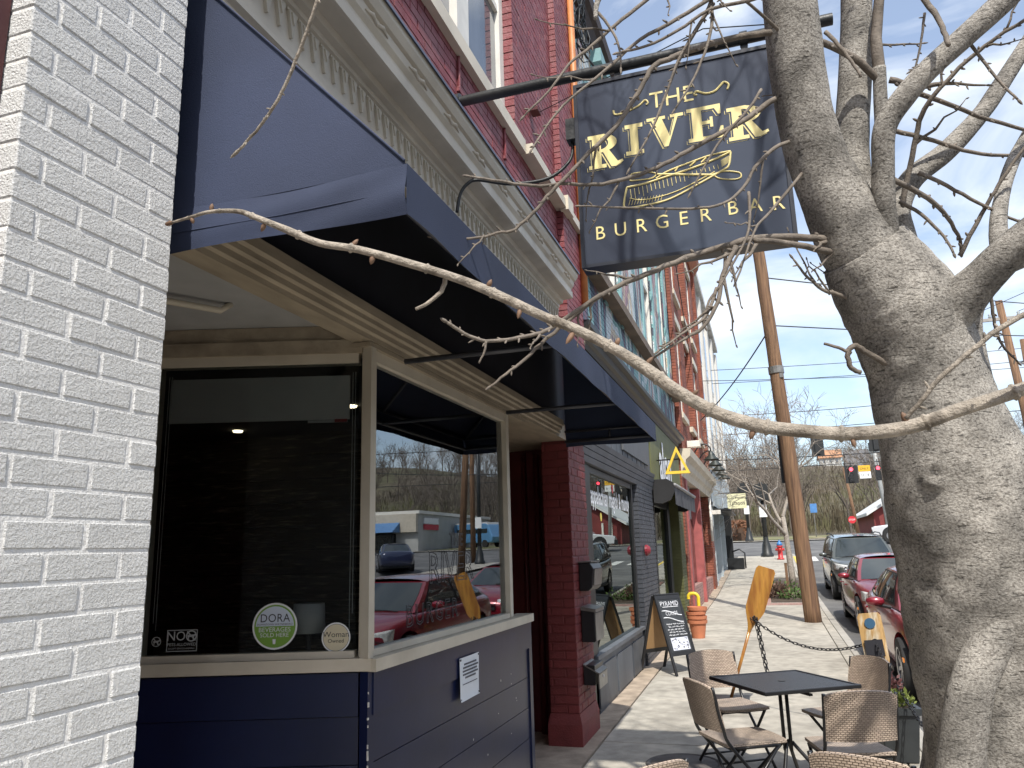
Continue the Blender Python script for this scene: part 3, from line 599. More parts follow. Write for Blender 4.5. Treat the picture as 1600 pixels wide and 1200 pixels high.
# ================================================================ mailboxes on the pier
m_mbk = mat('mailbox_black', (.014, .014, .016), .35, .2); m_mst = mat('mailbox_steel', (.23, .22, .20), .35, .2, 12, metal=.5)
def mailbox(label, y0, y1, z0, z1, kind):
    r = thing('mailbox', label, 'mailbox', (-1.70, (y0+y1)/2, z0), group=None); d = .13
    if kind == 0:
        pr = [(-1.705, z0), (-1.705, z1), (-1.60, z1+.005), (-1.565, z1-.05), (-1.585, z0+.03), (-1.62, z0)]
        bevel(part('body', sweep(pr, y0, y1), m_mbk, r), .008, 2); part('door', MB().hexa([(-1.582, y0+.03, z0+.05), (-1.58, y1-.03, z0+.05), (-1.563, y1-.03, z1-.055), (-1.563, y0+.03, z1-.055)], [(-1.572, y0+.03, z0+.05), (-1.572, y1-.03, z0+.05), (-1.556, y1-.03, z1-.055), (-1.556, y0+.03, z1-.055)]), m_mst, r)
        part('lid', MB().box(-1.705, -1.585, y0-.004, y1+.004, z1+.006, z1+.016), m_mst, r)
    elif kind == 1:
        bevel(part('body', MB().box(-1.705, -1.58, y0, y1, z0, z1-.02), m_mbk, r), .005, 1); part('lid', MB().hexa([(-1.705, y0-.006, z1-.018), (-1.565, y0-.006, z1-.04), (-1.565, y1+.006, z1-.04), (-1.705, y1+.006, z1-.018)], [(-1.705, y0-.006, z1+.012), (-1.565, y0-.006, z1-.012), (-1.565, y1+.006, z1-.012), (-1.705, y1+.006, z1+.012)]), m_mst, r)
        part('front', MB().box(-1.579, -1.572, y0+.01, y1-.01, z0+.01, z1-.05), m_mst, r)
    else:
        bevel(part('body', MB().box(-1.705, -1.60, y0, y1, z0, z1), m_mbk, r), .004, 1); part('flap', MB().hexa([(-1.705, y0-.004, z1), (-1.565, y0-.004, z1-.075), (-1.565, y1+.004, z1-.075), (-1.705, y1+.004, z1)], [(-1.705, y0-.004, z1+.012), (-1.557, y0-.004, z1-.066), (-1.557, y1+.004, z1-.066), (-1.705, y1+.004, z1+.012)]).box(-1.572, -1.562, y0, y1, z1-.20, z1-.078), m_mst, r)
        part('keyhole', MB().box(-1.562, -1.556, (y0+y1)/2-.01, (y0+y1)/2+.01, z1-.12, z1-.10), m_stw, r)
mailbox('curved black mailbox with steel door, topmost on the red pier', 7.15, 7.55, 1.38, 1.63, 0)
mailbox('tall black mailbox with pale lid, middle of three on the red pier', 7.16, 7.52, .93, 1.23, 1)
mailbox('small black mailbox with sloped flap, lowest on the red pier', 7.16, 7.52, .56, .73, 2)
# ================================================================ grey shop with mural storey
B2 = thing('mural_building', 'grey shopfront with a turquoise mural painted on its brick upper storey', 'building', (-1.8, 10.3, .1))
m_gry = mat('slate_grey_paint', (.060, .068, .080), .5, .2, 3, .2, 20, c2=(.09, .10, .115), c2scale=2, stretch=(1, 1, .25))
m_gry2 = mat('light_grey_moulding', (.115, .125, .14), .5, .15, 4)
m_grb = mat('grey_painted_brick', (.055, .06, .072), .5, .2, 4, .4, 60)
m_blk = mat('black_paint', (.012, .013, .014), .4, .2)
g_sh = glass('shop_glass', 3.4, (.35, .37, .37), 0., (.82, .88, .86))
def veneer_y(y, x0, x1, z0, z1, **k):
    mb = veneer(0, x0, x1, z0, z1, **k); mb.v = [(b, y - a, c) for a, b, c in mb.v]; return mb
part('wall', MB().box(-14, -1.97, 7.67, 17.42, 4.12, 8.7).box(-14, -2.4, 7.67, 17.42, .05, 4.12), m_grb, B2)
part('left_jamb', MB().box(-2.4, -1.80, 7.67, 8.22, .08, 2.66), m_blk, B2)
part('bulkhead', MB().box(-1.95, -1.80, 8.1, 11.28, .06, .64), m_gry, B2)
for (a, b) in ((8.2, 9.15), (9.25, 10.2), (10.3, 11.2)): part('bulkhead_panel', MB().box(-1.80, -1.785, a, b, .16, .56), m_gry, B2)
part('bulkhead_cap', MB().box(-1.95, -1.765, 8.1, 11.28, .642, .685), m_gry2, B2)
wf = part('shop_window', MB().box(-1.88, -1.81, 8.22, 8.32, .685, 2.65).box(-1.88, -1.81, 11.02, 11.12, .685, 2.65).box(-1.88, -1.815, 8.32, 11.02, 2.58, 2.65), m_blk, B2)
part('pane', MB().box(-1.846, -1.84, 8.32, 11.02, .687, 2.58), g_sh, wf)
part('interior', MB().box(-4.4, -4.3, 7.7, 17.3, .05, 3.9).box(-4.3, -1.9, 7.72, 7.78, .1, 3.9).box(-4.3, -1.95, 11.16, 11.26, .1, 2.7).box(-4.3, -1.95, 7.78, 11.2, .1, .4).box(-4.3, -1.95, 7.7, 17.4, 2.70, 2.74), m_dark, B2)
for i, z in enumerate((2.665, 2.735, 2.805, 2.875)): part('moulding', MB().hexa([(-1.9, 7.70, z), (-1.765+.016*i, 7.70, z), (-1.765+.016*i, 12.86, z), (-1.9, 12.86, z)], [(-1.9, 7.70, z+.058), (-1.745+.016*i, 7.70, z+.058), (-1.745+.016*i, 12.86, z+.058), (-1.9, 12.86, z+.058)]), m_gry2, B2)
for i in range(26): part('siding_board', MB().box(-1.9, -1.772+(.006 if i % 2 else 0), 7.70+i*.198, 7.70+i*.198+.194, 2.955, 3.93), m_gry, B2)
part('blank_sign', MB().box(-1.766, -1.74, 10.2, 12.5, 3.05, 3.62), mat('grey_sign_board', (.10, .105, .115), .6, .1), B2)
part('shop_cornice', sweep([(-2.0, 3.93), (-1.74, 3.93), (-1.72, 3.98), (-1.68, 4.0), (-1.66, 4.06), (-1.60, 4.08), (-1.59, 4.13), (-2.0, 4.16)], 7.67, 17.42), m_blk, B2)
part('brick_column', veneer(-1.762, 11.30, 12.86, .10, 2.66, d=.1), m_grb, B2, kind='stuff'); part('brick_column', veneer_y(11.29, -2.35, -1.77, .10, 2.66), m_grb, B2, kind='stuff')
part('column_core', MB().box(-2.36, -1.775, 11.31, 12.85, .08, 2.66), m_blk, B2)
part('alarm_bell', MB().lathe([(.08, 0), (.08, .03), (.05, .07), (0.01, .08)], (0, 0, 0), 14).xf(Matrix.Translation((-1.745, 11.6, 1.72)) @ Matrix.Rotation(pi/2, 4, 'Y')), mat('bell_red', (.20, .02, .03), .4), B2)
mw = thing('window_lettering', 'white shop lettering across the grey shop window', 'lettering', (-1.835, 9.6, 2.3)); m_wl = mat('white_vinyl', (.8, .82, .84), .5, 0)
part('lettering', place2d(text_mb('appalachian magick & mundy', .30, 'CENTER', .72, 1., .004), (-1.838, 9.68, 2.26), (0, 1, 0), (0, 0, 1)), m_wl, mw)
part('red_dot', place2d(disc(.06, 0, 16), (-1.8375, 9.75, 2.50), (0, 1, 0), (0, 0, 1)), mat('vinyl_red', (.6, .06, .05), .5, 0), mw)
part('yellow_dot', place2d(disc(.05, 0, 16), (-1.8375, 8.95, 2.12), (0, 1, 0), (0, 0, 1)), mat('vinyl_yellow', (.75, .6, .1), .5, 0), mw)
# mural brick: painted shapes
m_mur = bpy.data.materials.new('mural_paint'); m_mur.use_nodes = True; t_ = m_mur.node_tree; n_ = t_.nodes; l_ = t_.links; b_ = n_['Principled BSDF']; b_.inputs['Roughness'].default_value = .6
co_ = n_.new('ShaderNodeTexCoord'); mp_ = n_.new('ShaderNodeMapping'); mp_.inputs['Scale'].default_value = (.01, .75, .30); l_.new(co_.outputs['Object'], mp_.inputs[0])
nz_ = n_.new('ShaderNodeTexNoise'); nz_.inputs['Scale'].default_value = 1.7; nz_.inputs['Detail'].default_value = 2.2; nz_.inputs['Distortion'].default_value = .9; l_.new(mp_.outputs[0], nz_.inputs['Vector'])
rp_ = n_.new('ShaderNodeValToRGB'); rp_.color_ramp.interpolation = 'CONSTANT'; e_ = rp_.color_ramp.elements
cs_ = [(0, (.16, .10, .14)), (.36, (.07, .09, .13)), (.42, (.19, .36, .37)), (.47, (.52, .58, .60)), (.52, (.50, .43, .33)), (.565, (.24, .17, .20)), (.61, (.42, .26, .27)), (.66, (.14, .29, .31)), (.72, (.55, .60, .62))]
e_[0].position = 0; e_[0].color = (*cs_[0][1], 1); e_[1].position = cs_[1][0]; e_[1].color = (*cs_[1][1], 1)
for p_, c_ in cs_[2:]: q_ = e_.new(p_); q_.color = (*c_, 1)
l_.new(nz_.outputs['Fac'], rp_.inputs[0]); l_.new(rp_.outputs[0], b_.inputs['Base Color'])
part('mural_bricks', veneer(-1.76, 7.67, 17.42, 4.17, 8.72, holes=((13.3, 14.5, 5.1, 8.2), (9.7, 10.7, 5.1, 8.2), (15.7, 16.6, 5.1, 8.2)), d=.05), m_mur, B2, kind='stuff')
part('mortar_backing', MB().box(-2.0, -1.785, 7.67, 9.7, 4.17, 8.7).box(-2., -1.785, 10.7, 13.3, 4.17, 8.7).box(-2., -1.785, 14.5, 15.7, 4.17, 8.7).box(-2., -1.785, 16.6, 17.42, 4.17, 8.7).box(-2., -1.786, 9.7, 16.6, 4.17, 5.1).box(-2., -1.786, 9.7, 16.6, 8.2, 8.7), mat('mural_mortar', (.2, .2, .2), .8, .2), B2)
m_wwp = MATS['white_window_paint']; m_tq = mat('turquoise_paint', (.19, .35, .36), .5, .12)
for (a, b) in ((9.7, 10.7), (13.3, 14.5), (15.7, 16.6)):
    w_ = part('upper_window', MB().box(-1.90, -1.80, a, a+.1, 5.1, 8.2).box(-1.90, -1.80, b-.1, b, 5.1, 8.2).box(-1.90, -1.81, a+.1, b-.1, 6.6, 6.7).box(-1.90, -1.81, a+.1, b-.1, 8.1, 8.2), m_wwp, B2)
    part('pane', MB().box(-1.88, -1.86, a+.1, b-.1, 5.1, 6.6), m_uglass, w_); part('pane', MB().box(-1.88, -1.86, a+.1, b-.1, 6.7, 8.1), m_uglass, w_)
    part('turquoise_trim', MB().box(-1.78, -1.735, a-.22, a-.02, 4.9, 8.4).box(-1.78, -1.735, b+.02, b+.16, 4.9, 8.4), m_tq, B2); part('window_hood', MB().box(-1.78, -1.60, a-.25, b+.2, 8.4, 8.6), m_tq, B2)
part('wood_ledge', MB().box(-1.78, -1.60, 8.35, 17.3, 4.93, 5.06), mat('brown_ledge', (.15, .11, .075), .7, .25, 4), B2)
part('roof_cornice', sweep([(-2.2, 8.70), (-1.72, 8.70), (-1.66, 8.82), (-1.60, 8.86), (-1.58, 9.0), (-2.2, 9.02)], 7.67, 17.42), mat('dark_brown_cornice', (.055, .038, .032), .7, .3, 6), B2)
mb = MB()
for i in range(9):
    y = 8.1 + random.uniform(-.2, .3); z = 8.1 + random.uniform(-.2, .2); r = random.uniform(.12, .3); a0 = random.uniform(0, 6)
    mb.tube([(-1.62+.04*sin(k), y+r*cos(a0+k*.5), z+r*1.2*sin(a0+k*.5)) for k in range(14)], .008, 5)
part('cable_coil', mb.tube([(-1.7, 8.05, 8.5), (-1.58, 8.05, 8.5)], .06, 8).tube([(-1.7, 8.05, 7.85), (-1.58, 8.05, 7.85)], .06, 8), m_pipe, B2, True)
# ---------------------------------------------------------------- olive shop
m_olv = mat('olive_paint', (.125, .132, .045), .55, .15, 3, .1, 15); m_olb = mat('olive_brick', (.095, .10, .035), .6, .2, 4, .4, 50)
part('olive_fascia', MB().box(-2.0, -1.752, 12.87, 17.40, 2.86, 3.925), m_olv, B2); part('olive_pier', veneer(-1.75, 16.55, 17.40, .22, 2.86, d=.1), m_olb, B2, kind='stuff'); part('olive_pier', veneer_y(16.54, -2.2, -1.76, .22, 2.86), m_olb, B2, kind='stuff'); part('pier_core', MB().box(-2.2, -1.765, 16.56, 17.39, .2, 2.86), m_olb, B2)
df = part('shop_door', MB().box(-1.98, -1.90, 12.88, 13.02, .2, 2.84).box(-1.98, -1.90, 13.9, 14.02, .2, 2.84).box(-1.98, -1.90, 15.85, 16.2, .2, 2.84).box(-1.98, -1.905, 13.02, 15.85, 2.5, 2.84).box(-1.98, -1.88, 14.02, 15.85, .2, .62), m_blk, B2)
part('pane', MB().box(-1.945, -1.94, 13.02, 13.9, .3, 2.5), g_sh, df); part('pane', MB().box(-1.945, -1.94, 14.02, 15.85, .62, 2.5), g_sh, df)
part('door_handle', MB().tube([(-1.90, 13.1, 1.0), (-1.84, 13.1, 1.05), (-1.84, 13.1, 1.5), (-1.90, 13.1, 1.55)], .018, 8), m_mst, df, True)
AW2 = thing('awning', 'black retractable awning over the olive shop door', 'awning', (-1.6, 14.7, 2.5)); m_bkc = mat('black_canvas', (.014, .014, .015), .7, .2)
for y_ in (12.92, 16.50): part('end_housing', MB().prism([(-1.75, y_, 2.86), (-1.52, y_, 2.86), (-1.42, y_, 2.80), (-1.40, y_, 2.66), (-1.47, y_, 2.52), (-1.62, y_, 2.46), (-1.75, y_, 2.48)], (0, .06, 0)), m_bkc, AW2)
part('canvas_top', MB().hexa([(-1.75, 12.98, 2.80), (-1.42, 12.98, 2.70), (-1.42, 16.5, 2.70), (-1.75, 16.5, 2.80)], [(-1.75, 12.98, 2.87), (-1.42, 12.98, 2.80), (-1.42, 16.5, 2.80), (-1.75, 16.5, 2.87)]), m_bkc, AW2)
part('front_valance', MB().grid(lambda u, v: (-1.405+.008*sin(u*40), lerp(12.98, 16.5, u), lerp(2.74, 2.44, v)), 40, 3), mat('charcoal_canvas', (.06, .06, .065), .7, .2), AW2, True)
part('front_bar', MB().cyl((-1.40, 12.95, 2.76), (-1.40, 16.55, 2.76), .03, 10), mat('grey_bar', (.25, .25, .25), .4), AW2, True)
ol = thing('shop_lettering', 'tall white letters on the olive shop fascia', 'lettering', (-1.75, 14.6, 2.9)); part('lettering', place2d(text_mb('alon', 1.0, 'CENTER', 1.05, 1., .03), (-1.735, 14.75, 2.95), (0, 1, 0), (0, 0, 1)), m_wl, ol)
tr = thing('triangle_sign', 'yellow outlined triangle sign sticking out above the black awning', 'sign', (-1.5, 13.6, 3.0)); m_ty = mat('triangle_yellow', (.80, .54, .06), .5, .08)
A_, B_, C_ = Vector((-1.40, 0, 3.47)), Vector((-1.615, 0, 2.995)), Vector((-1.185, 0, 2.995)); cen = (A_+B_+C_)/3
for p, q in ((A_, B_), (B_, C_), (C_, A_)):
    pi_, qi_ = cen+(p-cen)*.70, cen+(q-cen)*.70
    part('bar', MB().prism([(v.x, 13.56, v.z) for v in (p, q, qi_, pi_)], (0, .07, 0)), m_ty, tr)
part('bracket', MB().cyl((-1.75, 13.6, 3.25), (-1.36, 13.6, 3.25), .012, 6), m_blk, tr)
# ================================================================ red brick building
B3 = thing('brick_building', 'tall weathered orange red brick building with white window trim', 'building', (-1.8, 22, .4))
m_rb = mat('orange_red_brick', (.235, .072, .042), .75, .35, 5, .5, 50, c2=(.34, .27, .22), c2scale=1.2, c2lo=.62, c2hi=.75)
holes3 = tuple((18.5+i*2.5, 19.7+i*2.5, z, z+2.3) for i in range(3) for z in (4.9, 8.0))
part('brick_facing', veneer(-1.75, 17.44, 26.5, 3.95, 11.1, bl=.22, bh=.075, holes=holes3, d=.25), m_rb, B3, kind='stuff'); part('brick_facing', veneer(-1.72, 17.44, 17.95, .24, 3.95, bl=.22, bh=.075, d=.2), m_rb, B3, kind='stuff'); part('brick_facing', veneer(-1.72, 25.5, 26.5, .36, 3.3, bl=.22, bh=.075, d=.2), m_rb, B3, kind='stuff'); part('brick_facing', veneer_y(25.49, -2.4, -1.73, .36, 3.3, bl=.22, bh=.075), m_rb, B3, kind='stuff')
part('brick_pilaster', veneer(-1.66, 22.0, 22.5, 3.95, 11.1, bl=.22, bh=.075, d=.2), m_rb, B3, kind='stuff'); part('brick_pilaster', veneer(-1.66, 17.44, 18.0, 3.95, 11.1, bl=.22, bh=.075, d=.2), m_rb, B3, kind='stuff'); part('brick_pilaster', veneer(-1.66, 26.0, 26.5, 3.95, 11.1, bl=.22, bh=.075, d=.2), m_rb, B3, kind='stuff')
part('wall', MB().box(-14, -1.98, 17.44, 26.52, 3.9, 11.0).box(-14, -2.4, 17.44, 26.52, .1, 3.9), mat('brick_mortar', (.22, .15, .12), .85, .3), B3)
for (a, b, c, d) in holes3:
    w_ = part('upper_window', MB().box(-1.90, -1.79, a, a+.12, c, d).box(-1.90, -1.79, b-.12, b, c, d).box(-1.9, -1.8, a+.12, b-.12, (c+d)/2-.04, (c+d)/2+.04).box(-1.9, -1.8, a+.12, b-.12, d-.1, d), m_wwp, B3); part('pane', MB().box(-1.88, -1.86, a+.12, b-.12, c, (c+d)/2-.04), m_uglass, w_); part('pane', MB().box(-1.88, -1.86, a+.12, b-.12, (c+d)/2+.04, d-.1), m_uglass, w_)
    part('window_sill', MB().box(-1.76, -1.66, a-.12, b+.12, c-.14, c-.003), m_cream, B3); part('window_lintel', MB().box(-1.77, -1.70, a-.12, b+.12, d+.003, d+.2), m_cream, B3)
part('shop_cornice', sweep([(-2., 3.30), (-1.72, 3.30), (-1.69, 3.45), (-1.62, 3.52), (-1.60, 3.66), (-1.50, 3.74), (-1.48, 3.9), (-2., 3.94)], 17.46, 26.48), m_cream, B3)
part('roof_cornice', sweep([(-2.2, 11.0), (-1.7, 11.0), (-1.5, 11.3), (-1.45, 11.5), (-2.2, 11.55)], 17.44, 26.52), mat('orange_cornice', (.36, .12, .05), .7, .2), B3)
m_pink = mat('faded_red_paint', (.33, .09, .085), .5, .2)
part('painted_post', MB().box(-2.0, -1.69, 18.0, 18.35, .24, 3.28), m_pink, B3); part('painted_post', MB().box(-2.0, -1.70, 21.6, 21.9, .26, 3.28), m_pink, B3)
part('shop_opening', MB().box(-2.3, -2.2, 18.35, 25.5, .24, 3.28), m_blk, B3); part('bulkhead_bricks', veneer(-1.78, 18.35, 25.48, .24, .85, bl=.22, bh=.075, d=.2), mat('faded_brick', (.34, .2, .17), .8, .3), B3, kind='stuff'); part('grey_panel', MB().box(-2.0, -1.86, 18.36, 20.6, 2.45, 3.28), mat('grey_panel', (.22, .22, .21), .7), B3)
part('shop_glass', MB().box(-1.93, -1.92, 18.36, 25.48, .86, 2.44), g_sh, B3)
part('flood_light', MB().box(-1.7, -1.4, 19.2, 19.5, 4.15, 4.3), m_wwp, B3); part('flood_light', MB().box(-1.7, -1.4, 25.7, 25.9, 2.75, 2.88), m_wwp, B3)
part('pipe', MB().cyl((-1.68, 25.2, 1.9), (-1.68, 25.2, 3.25), .04, 8), m_wwp, B3, True)
# ================================================================ white building
B4 = thing('white_building', 'tall stained white rendered building beyond the red brick one', 'building', (-1.9, 33, .8))
m_wst = mat('stained_white', (.56, .55, .52), .8, .1, 2, .2, 10, c2=(.25, .24, .22), c2scale=1.6, c2lo=.56, c2hi=.72, stretch=(1, 1, .16))
part('wall', MB().box(-14, -1.86, 26.53, 40.3, 4.5, 11.6).box(-14, -2.5, 26.53, 40.3, .3, 4.5), m_wst, B4)
for i in range(5):
    part('pilaster', MB().box(-1.9, -1.74, 26.6+i*3.3, 27.2+i*3.3, 4.5, 11.4), m_wst, B4)
    if i < 4:
        for z in (5.4, 8.4):
            w_ = part('window', MB().box(-1.87, -1.80, 28.0+i*3.3, 29.2+i*3.3, z, z+2), m_wwp, B4); part('pane', MB().box(-1.80, -1.79, 28.12+i*3.3, 29.08+i*3.3, z+.1, z+1.9), m_uglass, w_)
part('parapet', MB().box(-2.6, -1.66, 26.53, 40.3, 11.6, 11.85), m_wst, B4)
m_pale = mat('pale_blue_grey', (.42, .47, .49), .5, .15, 2)
part('shop_fascia', MB().box(-2.2, -1.70, 26.56, 33.4, 3.1, 4.48).box(-2.2, -1.62, 26.56, 33.4, 4.40, 4.55).box(-2.2, -1.62, 26.56, 33.4, 3.05, 3.2), m_pale, B4); part('shop_fascia', MB().box(-2.2, -1.68, 33.5, 40.2, 3.2, 4.7), m_pale, B4)
for y in (26.6, 29.9, 33.1): part('shop_post', MB().box(-2.0, -1.70, y, y+.16, .35, 3.05), m_pale, B4)
part('shop_glass', MB().box(-1.90, -1.89, 26.76, 33.1, .8, 3.05), g_sh, B4); part('shop_bulkhead', MB().box(-2., -1.78, 26.6, 33.3, .3, .8), m_pale, B4); part('shop_interior', MB().box(-3.4, -3.3, 26.6, 40, .3, 3.1), m_dark, B4)
part('cafe_awning_bar', MB().cyl((-1.68, 26.9, 2.95), (-1.1, 26.9, 2.9), .03, 6).box(-1.7, -1.2, 27, 33, 2.93, 2.98), m_blk, B4)
part('black_column', MB().box(-2.0, -1.45, 33.6, 34.0, .75, 3.3), m_blk, B4); part('black_column', MB().box(-2.0, -1.7, 36, 36.3, .9, 3.3), m_blk, B4)
pb = thing('planter_bench', 'black iron planter bench by the far black column', 'bench', (-1.35, 33.6, .8)); part('box', MB().box(-1.7, -1.05, 33.1, 33.8, .83, 1.25), m_blk, pb); part('arm', MB().tube([(-1.0, 33.3, .85), (-1.0, 33.3, 1.45), (-1.2, 33.3, 1.6), (-1.5, 33.3, 1.5)], .03, 6), m_blk, pb, True)
ts = thing('tattoo_sign', 'pale yellow shop sign reading Body Piercing Tattoos', 'sign', (-1.0, 31, 3.1)); part('board', MB().box(-1.40, -.70, 30.98, 31.04, 3.14, 3.70), mat('pale_yellow', (.68, .66, .42), .5, .05), ts)
part('lettering', place2d(text_mb('Body Piercing', .13), (-1.05, 30.975, 3.50), (1, 0, 0), (0, 0, 1)), m_stb, ts); part('lettering', place2d(text_mb('Tattoos', .19), (-1.05, 30.975, 3.28), (1, 0, 0), (0, 0, 1)), m_stb, ts); part('bracket', MB().cyl((-1.7, 31.01, 3.74), (-.72, 31.01, 3.74), .02, 6), m_blk, ts)
# gooseneck lamps
gl0 = None
for i in range(5):
    y = 20.6 + i*1.55
    if gl0 is None:
        gl0 = thing('gooseneck_lamp', 'black gooseneck barn lamp, first from the yellow triangle sign', 'lamp', (-1.7, y, 4.05), 0, 'gooseneck lamps along the brick shopfront')
        part('arm', MB().tube(cr([(0, 0, .0), (.12, 0, .22), (.30, 0, .32), (.45, 0, .22), (.46, 0, .08)]), .02, 6), m_blk, gl0, True, world=False)
        part('shade', MB().lathe([(.05, .10), (.07, .0), (.19, -.10), (.20, -.13), (.18, -.12), (.05, -.0)], (.46, 0, .02), 16, False), mat('lamp_green_black', (.03, .038, .034), .4, .2), gl0, True, world=False)
    else:
        c = copy_tree(gl0); c.location = (-1.7, y, 4.05); c['label'] = 'black gooseneck barn lamp, %s from the yellow triangle sign' % ('second', 'third', 'fourth', 'fifth')[i-1]
# ================================================================ table and chairs
m_bm = mat('black_metal', (.013, .013, .014), .35, .2, 20)
def dirang(dx, dy): return math.atan2(-dx, dy)      # local +Y -> (dx,dy)
TB = thing('cafe_table', 'square black mesh metal cafe table on the pavement', 'table', (-.01, 6.10, gz(6.1)), RAD(33))
m_mesh = mat('black_mesh_top', (.030, .033, .038), .35, .3, 60, .5, 220)
hs = .372
top = part('table_top', MB().box(-hs+.02, hs-.02, -hs+.02, hs-.02, .712, .720), m_mesh, TB, world=False)
bevel(part('rim', MB().box(-hs, hs, -hs, -hs+.022, .700, .726).box(-hs, hs, hs-.022, hs, .700, .726).box(-hs, -hs+.022, -hs+.022, hs-.022, .700, .726).box(hs-.022, hs, -hs+.022, hs-.022, .700, .726), m_bm, TB, world=False), .006, 2)
part('umbrella_hole', MB().lathe([(.022, 0), (.026, .003), (.026, .005), (.016, .005)], (0, 0, .718), 16), m_bm, TB, world=False)
mb = MB()
for a in range(4): an = a*pi/2+.3; mb.tube([(.03*cos(an), .03*sin(an), .70), (.03*cos(an), .03*sin(an), .26)], .011, 8)
part('column', mb, m_bm, TB, True, world=False)
part('under_brace', MB().box(-.33, .33, -.012, .012, .685, .70).box(-.012, .012, -.33, .33, .67, .685), m_bm, TB, world=False)
for a in range(4):
    an = a*pi/2+pi/4; part('leg', MB().tube(cr([(.03*cos(an), .03*sin(an), .32), (.12*cos(an), .12*sin(an), .22), (.31*cos(an), .31*sin(an), .015)], 4), .013, 8).cyl((.31*cos(an), .31*sin(an), 0), (.31*cos(an), .31*sin(an), .02), .02, 8), m_bm, TB, True, world=False)
m_wk = weave('wicker', (.60, .475, .37), (.16, .115, .085), 36, 25); m_wk2 = weave('wicker_seat', (.60, .49, .395), (.2, .155, .12), 44, 36)
def uvgrid(mb, nu, nv, fn, th, name, m, par):
    """curved slab with uv on both faces"""
    me = bpy.data.meshes.new(name); V = []; F = []; UVS = []
    for s_ in (1, -1):
        i0 = len(V)
        for a in range(nu+1):
            for b in range(nv+1):
                p, nrm = fn(a/nu, b/nv); V.append(tuple(Vector(p)+Vector(nrm)*th*.5*s_))
        for a in range(nu):
            for b in range(nv):
                q = [i0+a*(nv+1)+b, i0+(a+1)*(nv+1)+b, i0+(a+1)*(nv+1)+b+1, i0+a*(nv+1)+b+1]; uvq = [(a/nu, b/nv), ((a+1)/nu, b/nv), ((a+1)/nu, (b+1)/nv), (a/nu, (b+1)/nv)]
                if s_ < 0: q.reverse(); uvq.reverse()
                F.append(q); UVS += uvq
    n0 = (nu+1)*(nv+1)
    def rim(ids):
        for k in range(len(ids)-1):
            a, b = ids[k], ids[k+1]; F.append([a, n0+a, n0+b, b]); UVS.extend([(k*.06, 0), (k*.06, .06), (k*.06+.06, .06), (k*.06+.06, 0)])
    rim([a*(nv+1) for a in range(nu+1)]); rim([a*(nv+1)+nv for a in range(nu, -1, -1)]); rim([b for b in range(nv, -1, -1)]); rim([nu*(nv+1)+b for b in range(nv+1)])
    me.from_pydata(V, [], F); uvl = me.uv_layers.new(name='UVMap'); uvl.data.foreach_set('uv', [c for p in UVS for c in p]); me.materials.append(m); me.polygons.foreach_set('use_smooth', [True]*len(me.polygons)); me.set_sharp_from_angle(angle=RAD(45))
    return link(name, me, par)
def make_chair(label):
    t = thing('folding_chair', label, 'chair', (0, 0, 0), 0, None)
    def back(u, v):   # backrest curved in plan with rounded top
        x = lerp(-.215, .215, u); cv = 1-(2*u-1)**2
        z = lerp(.53, .80 + .022*cv - .012*(1-cv)**3, v); return ((x, -.215-.045*cv-.06*(v), z), (0, .97, .2))
    uvgrid(None, 14, 8, back, .022, 'backrest', m_wk, t)
    def seat(u, v):
        x = lerp(-.205, .205, u); y = lerp(-.20, .22 , v); return ((x*(1-.06*v), y+.02*(1-(2*u-1)**2)*v, .445+.012*(2*v-1)**2*0 - .008*sin(pi*u)*sin(pi*v)), (0, 0, 1))
    uvgrid(None, 10, 10, seat, .020, 'seat', m_wk2, t)
    for s_ in (-1, 1):
        x = s_*.212
        part('leg', MB().tube(cr([(x, -.275, .80), (x, -.225, .56), (x, -.16, .42), (x, .20, .012)], 5), .011, 8), m_bm, t, True, world=False)
        part('leg', MB().tube([(x*.88, .17, .43), (x*.88, .02, .25), (x*.88, -.23, .012)], .011, 8), m_bm, t, True, world=False)
    part('seat_frame', MB().tube([(-.19, .16, .425), (.19, .16, .425)], .010, 6).tube([(-.19, -.17, .425), (.19, -.17, .425)], .010, 6).tube([(-.19, -.17, .425), (-.19, .16, .425)], .010, 6).tube([(.19, -.17, .425), (.19, .16, .425)], .010, 6), m_bm, t, True, world=False)
    part('stretcher', MB().tube([(-.212, .15, .07), (.212, .15, .07)], .008, 6).tube([(-.187, -.19, .06), (.187, -.19, .06)], .008, 6), m_bm, t, True, world=False)
    return t
CH = [((-.30, 5.62), (.86, .50), 'wicker folding chair at the cafe table, its back turned to the red brick pier'),
      ((.345, 5.50), (-.28, .96), 'wicker folding chair at the cafe table beside the green planter'),
      ((-.40, 6.62), (.55, -.83), 'wicker folding chair at the cafe table in front of the leaning wooden paddle'),
      ((.40, 6.46), (-.84, -.54), 'wicker folding chair at the cafe table nearest the kerb paddle'),
      ((.385, 4.04), (.40, .92), 'wicker folding chair standing beside the tree trunk away from the table'),
      ((-.78, 3.66), (-.80, .60), 'wicker folding chair standing alone under the awning edge')]
c0 = make_chair(CH[0][2])
for i, (p, d, lb) in enumerate(CH):
    c = c0 if i == 0 else copy_tree(c0)
    c.location = (p[0], p[1], gz(p[1])+.002); c.rotation_euler = (0, 0, dirang(*d)); c['label'] = lb; c['group'] = 'wicker folding chairs on the pavement'
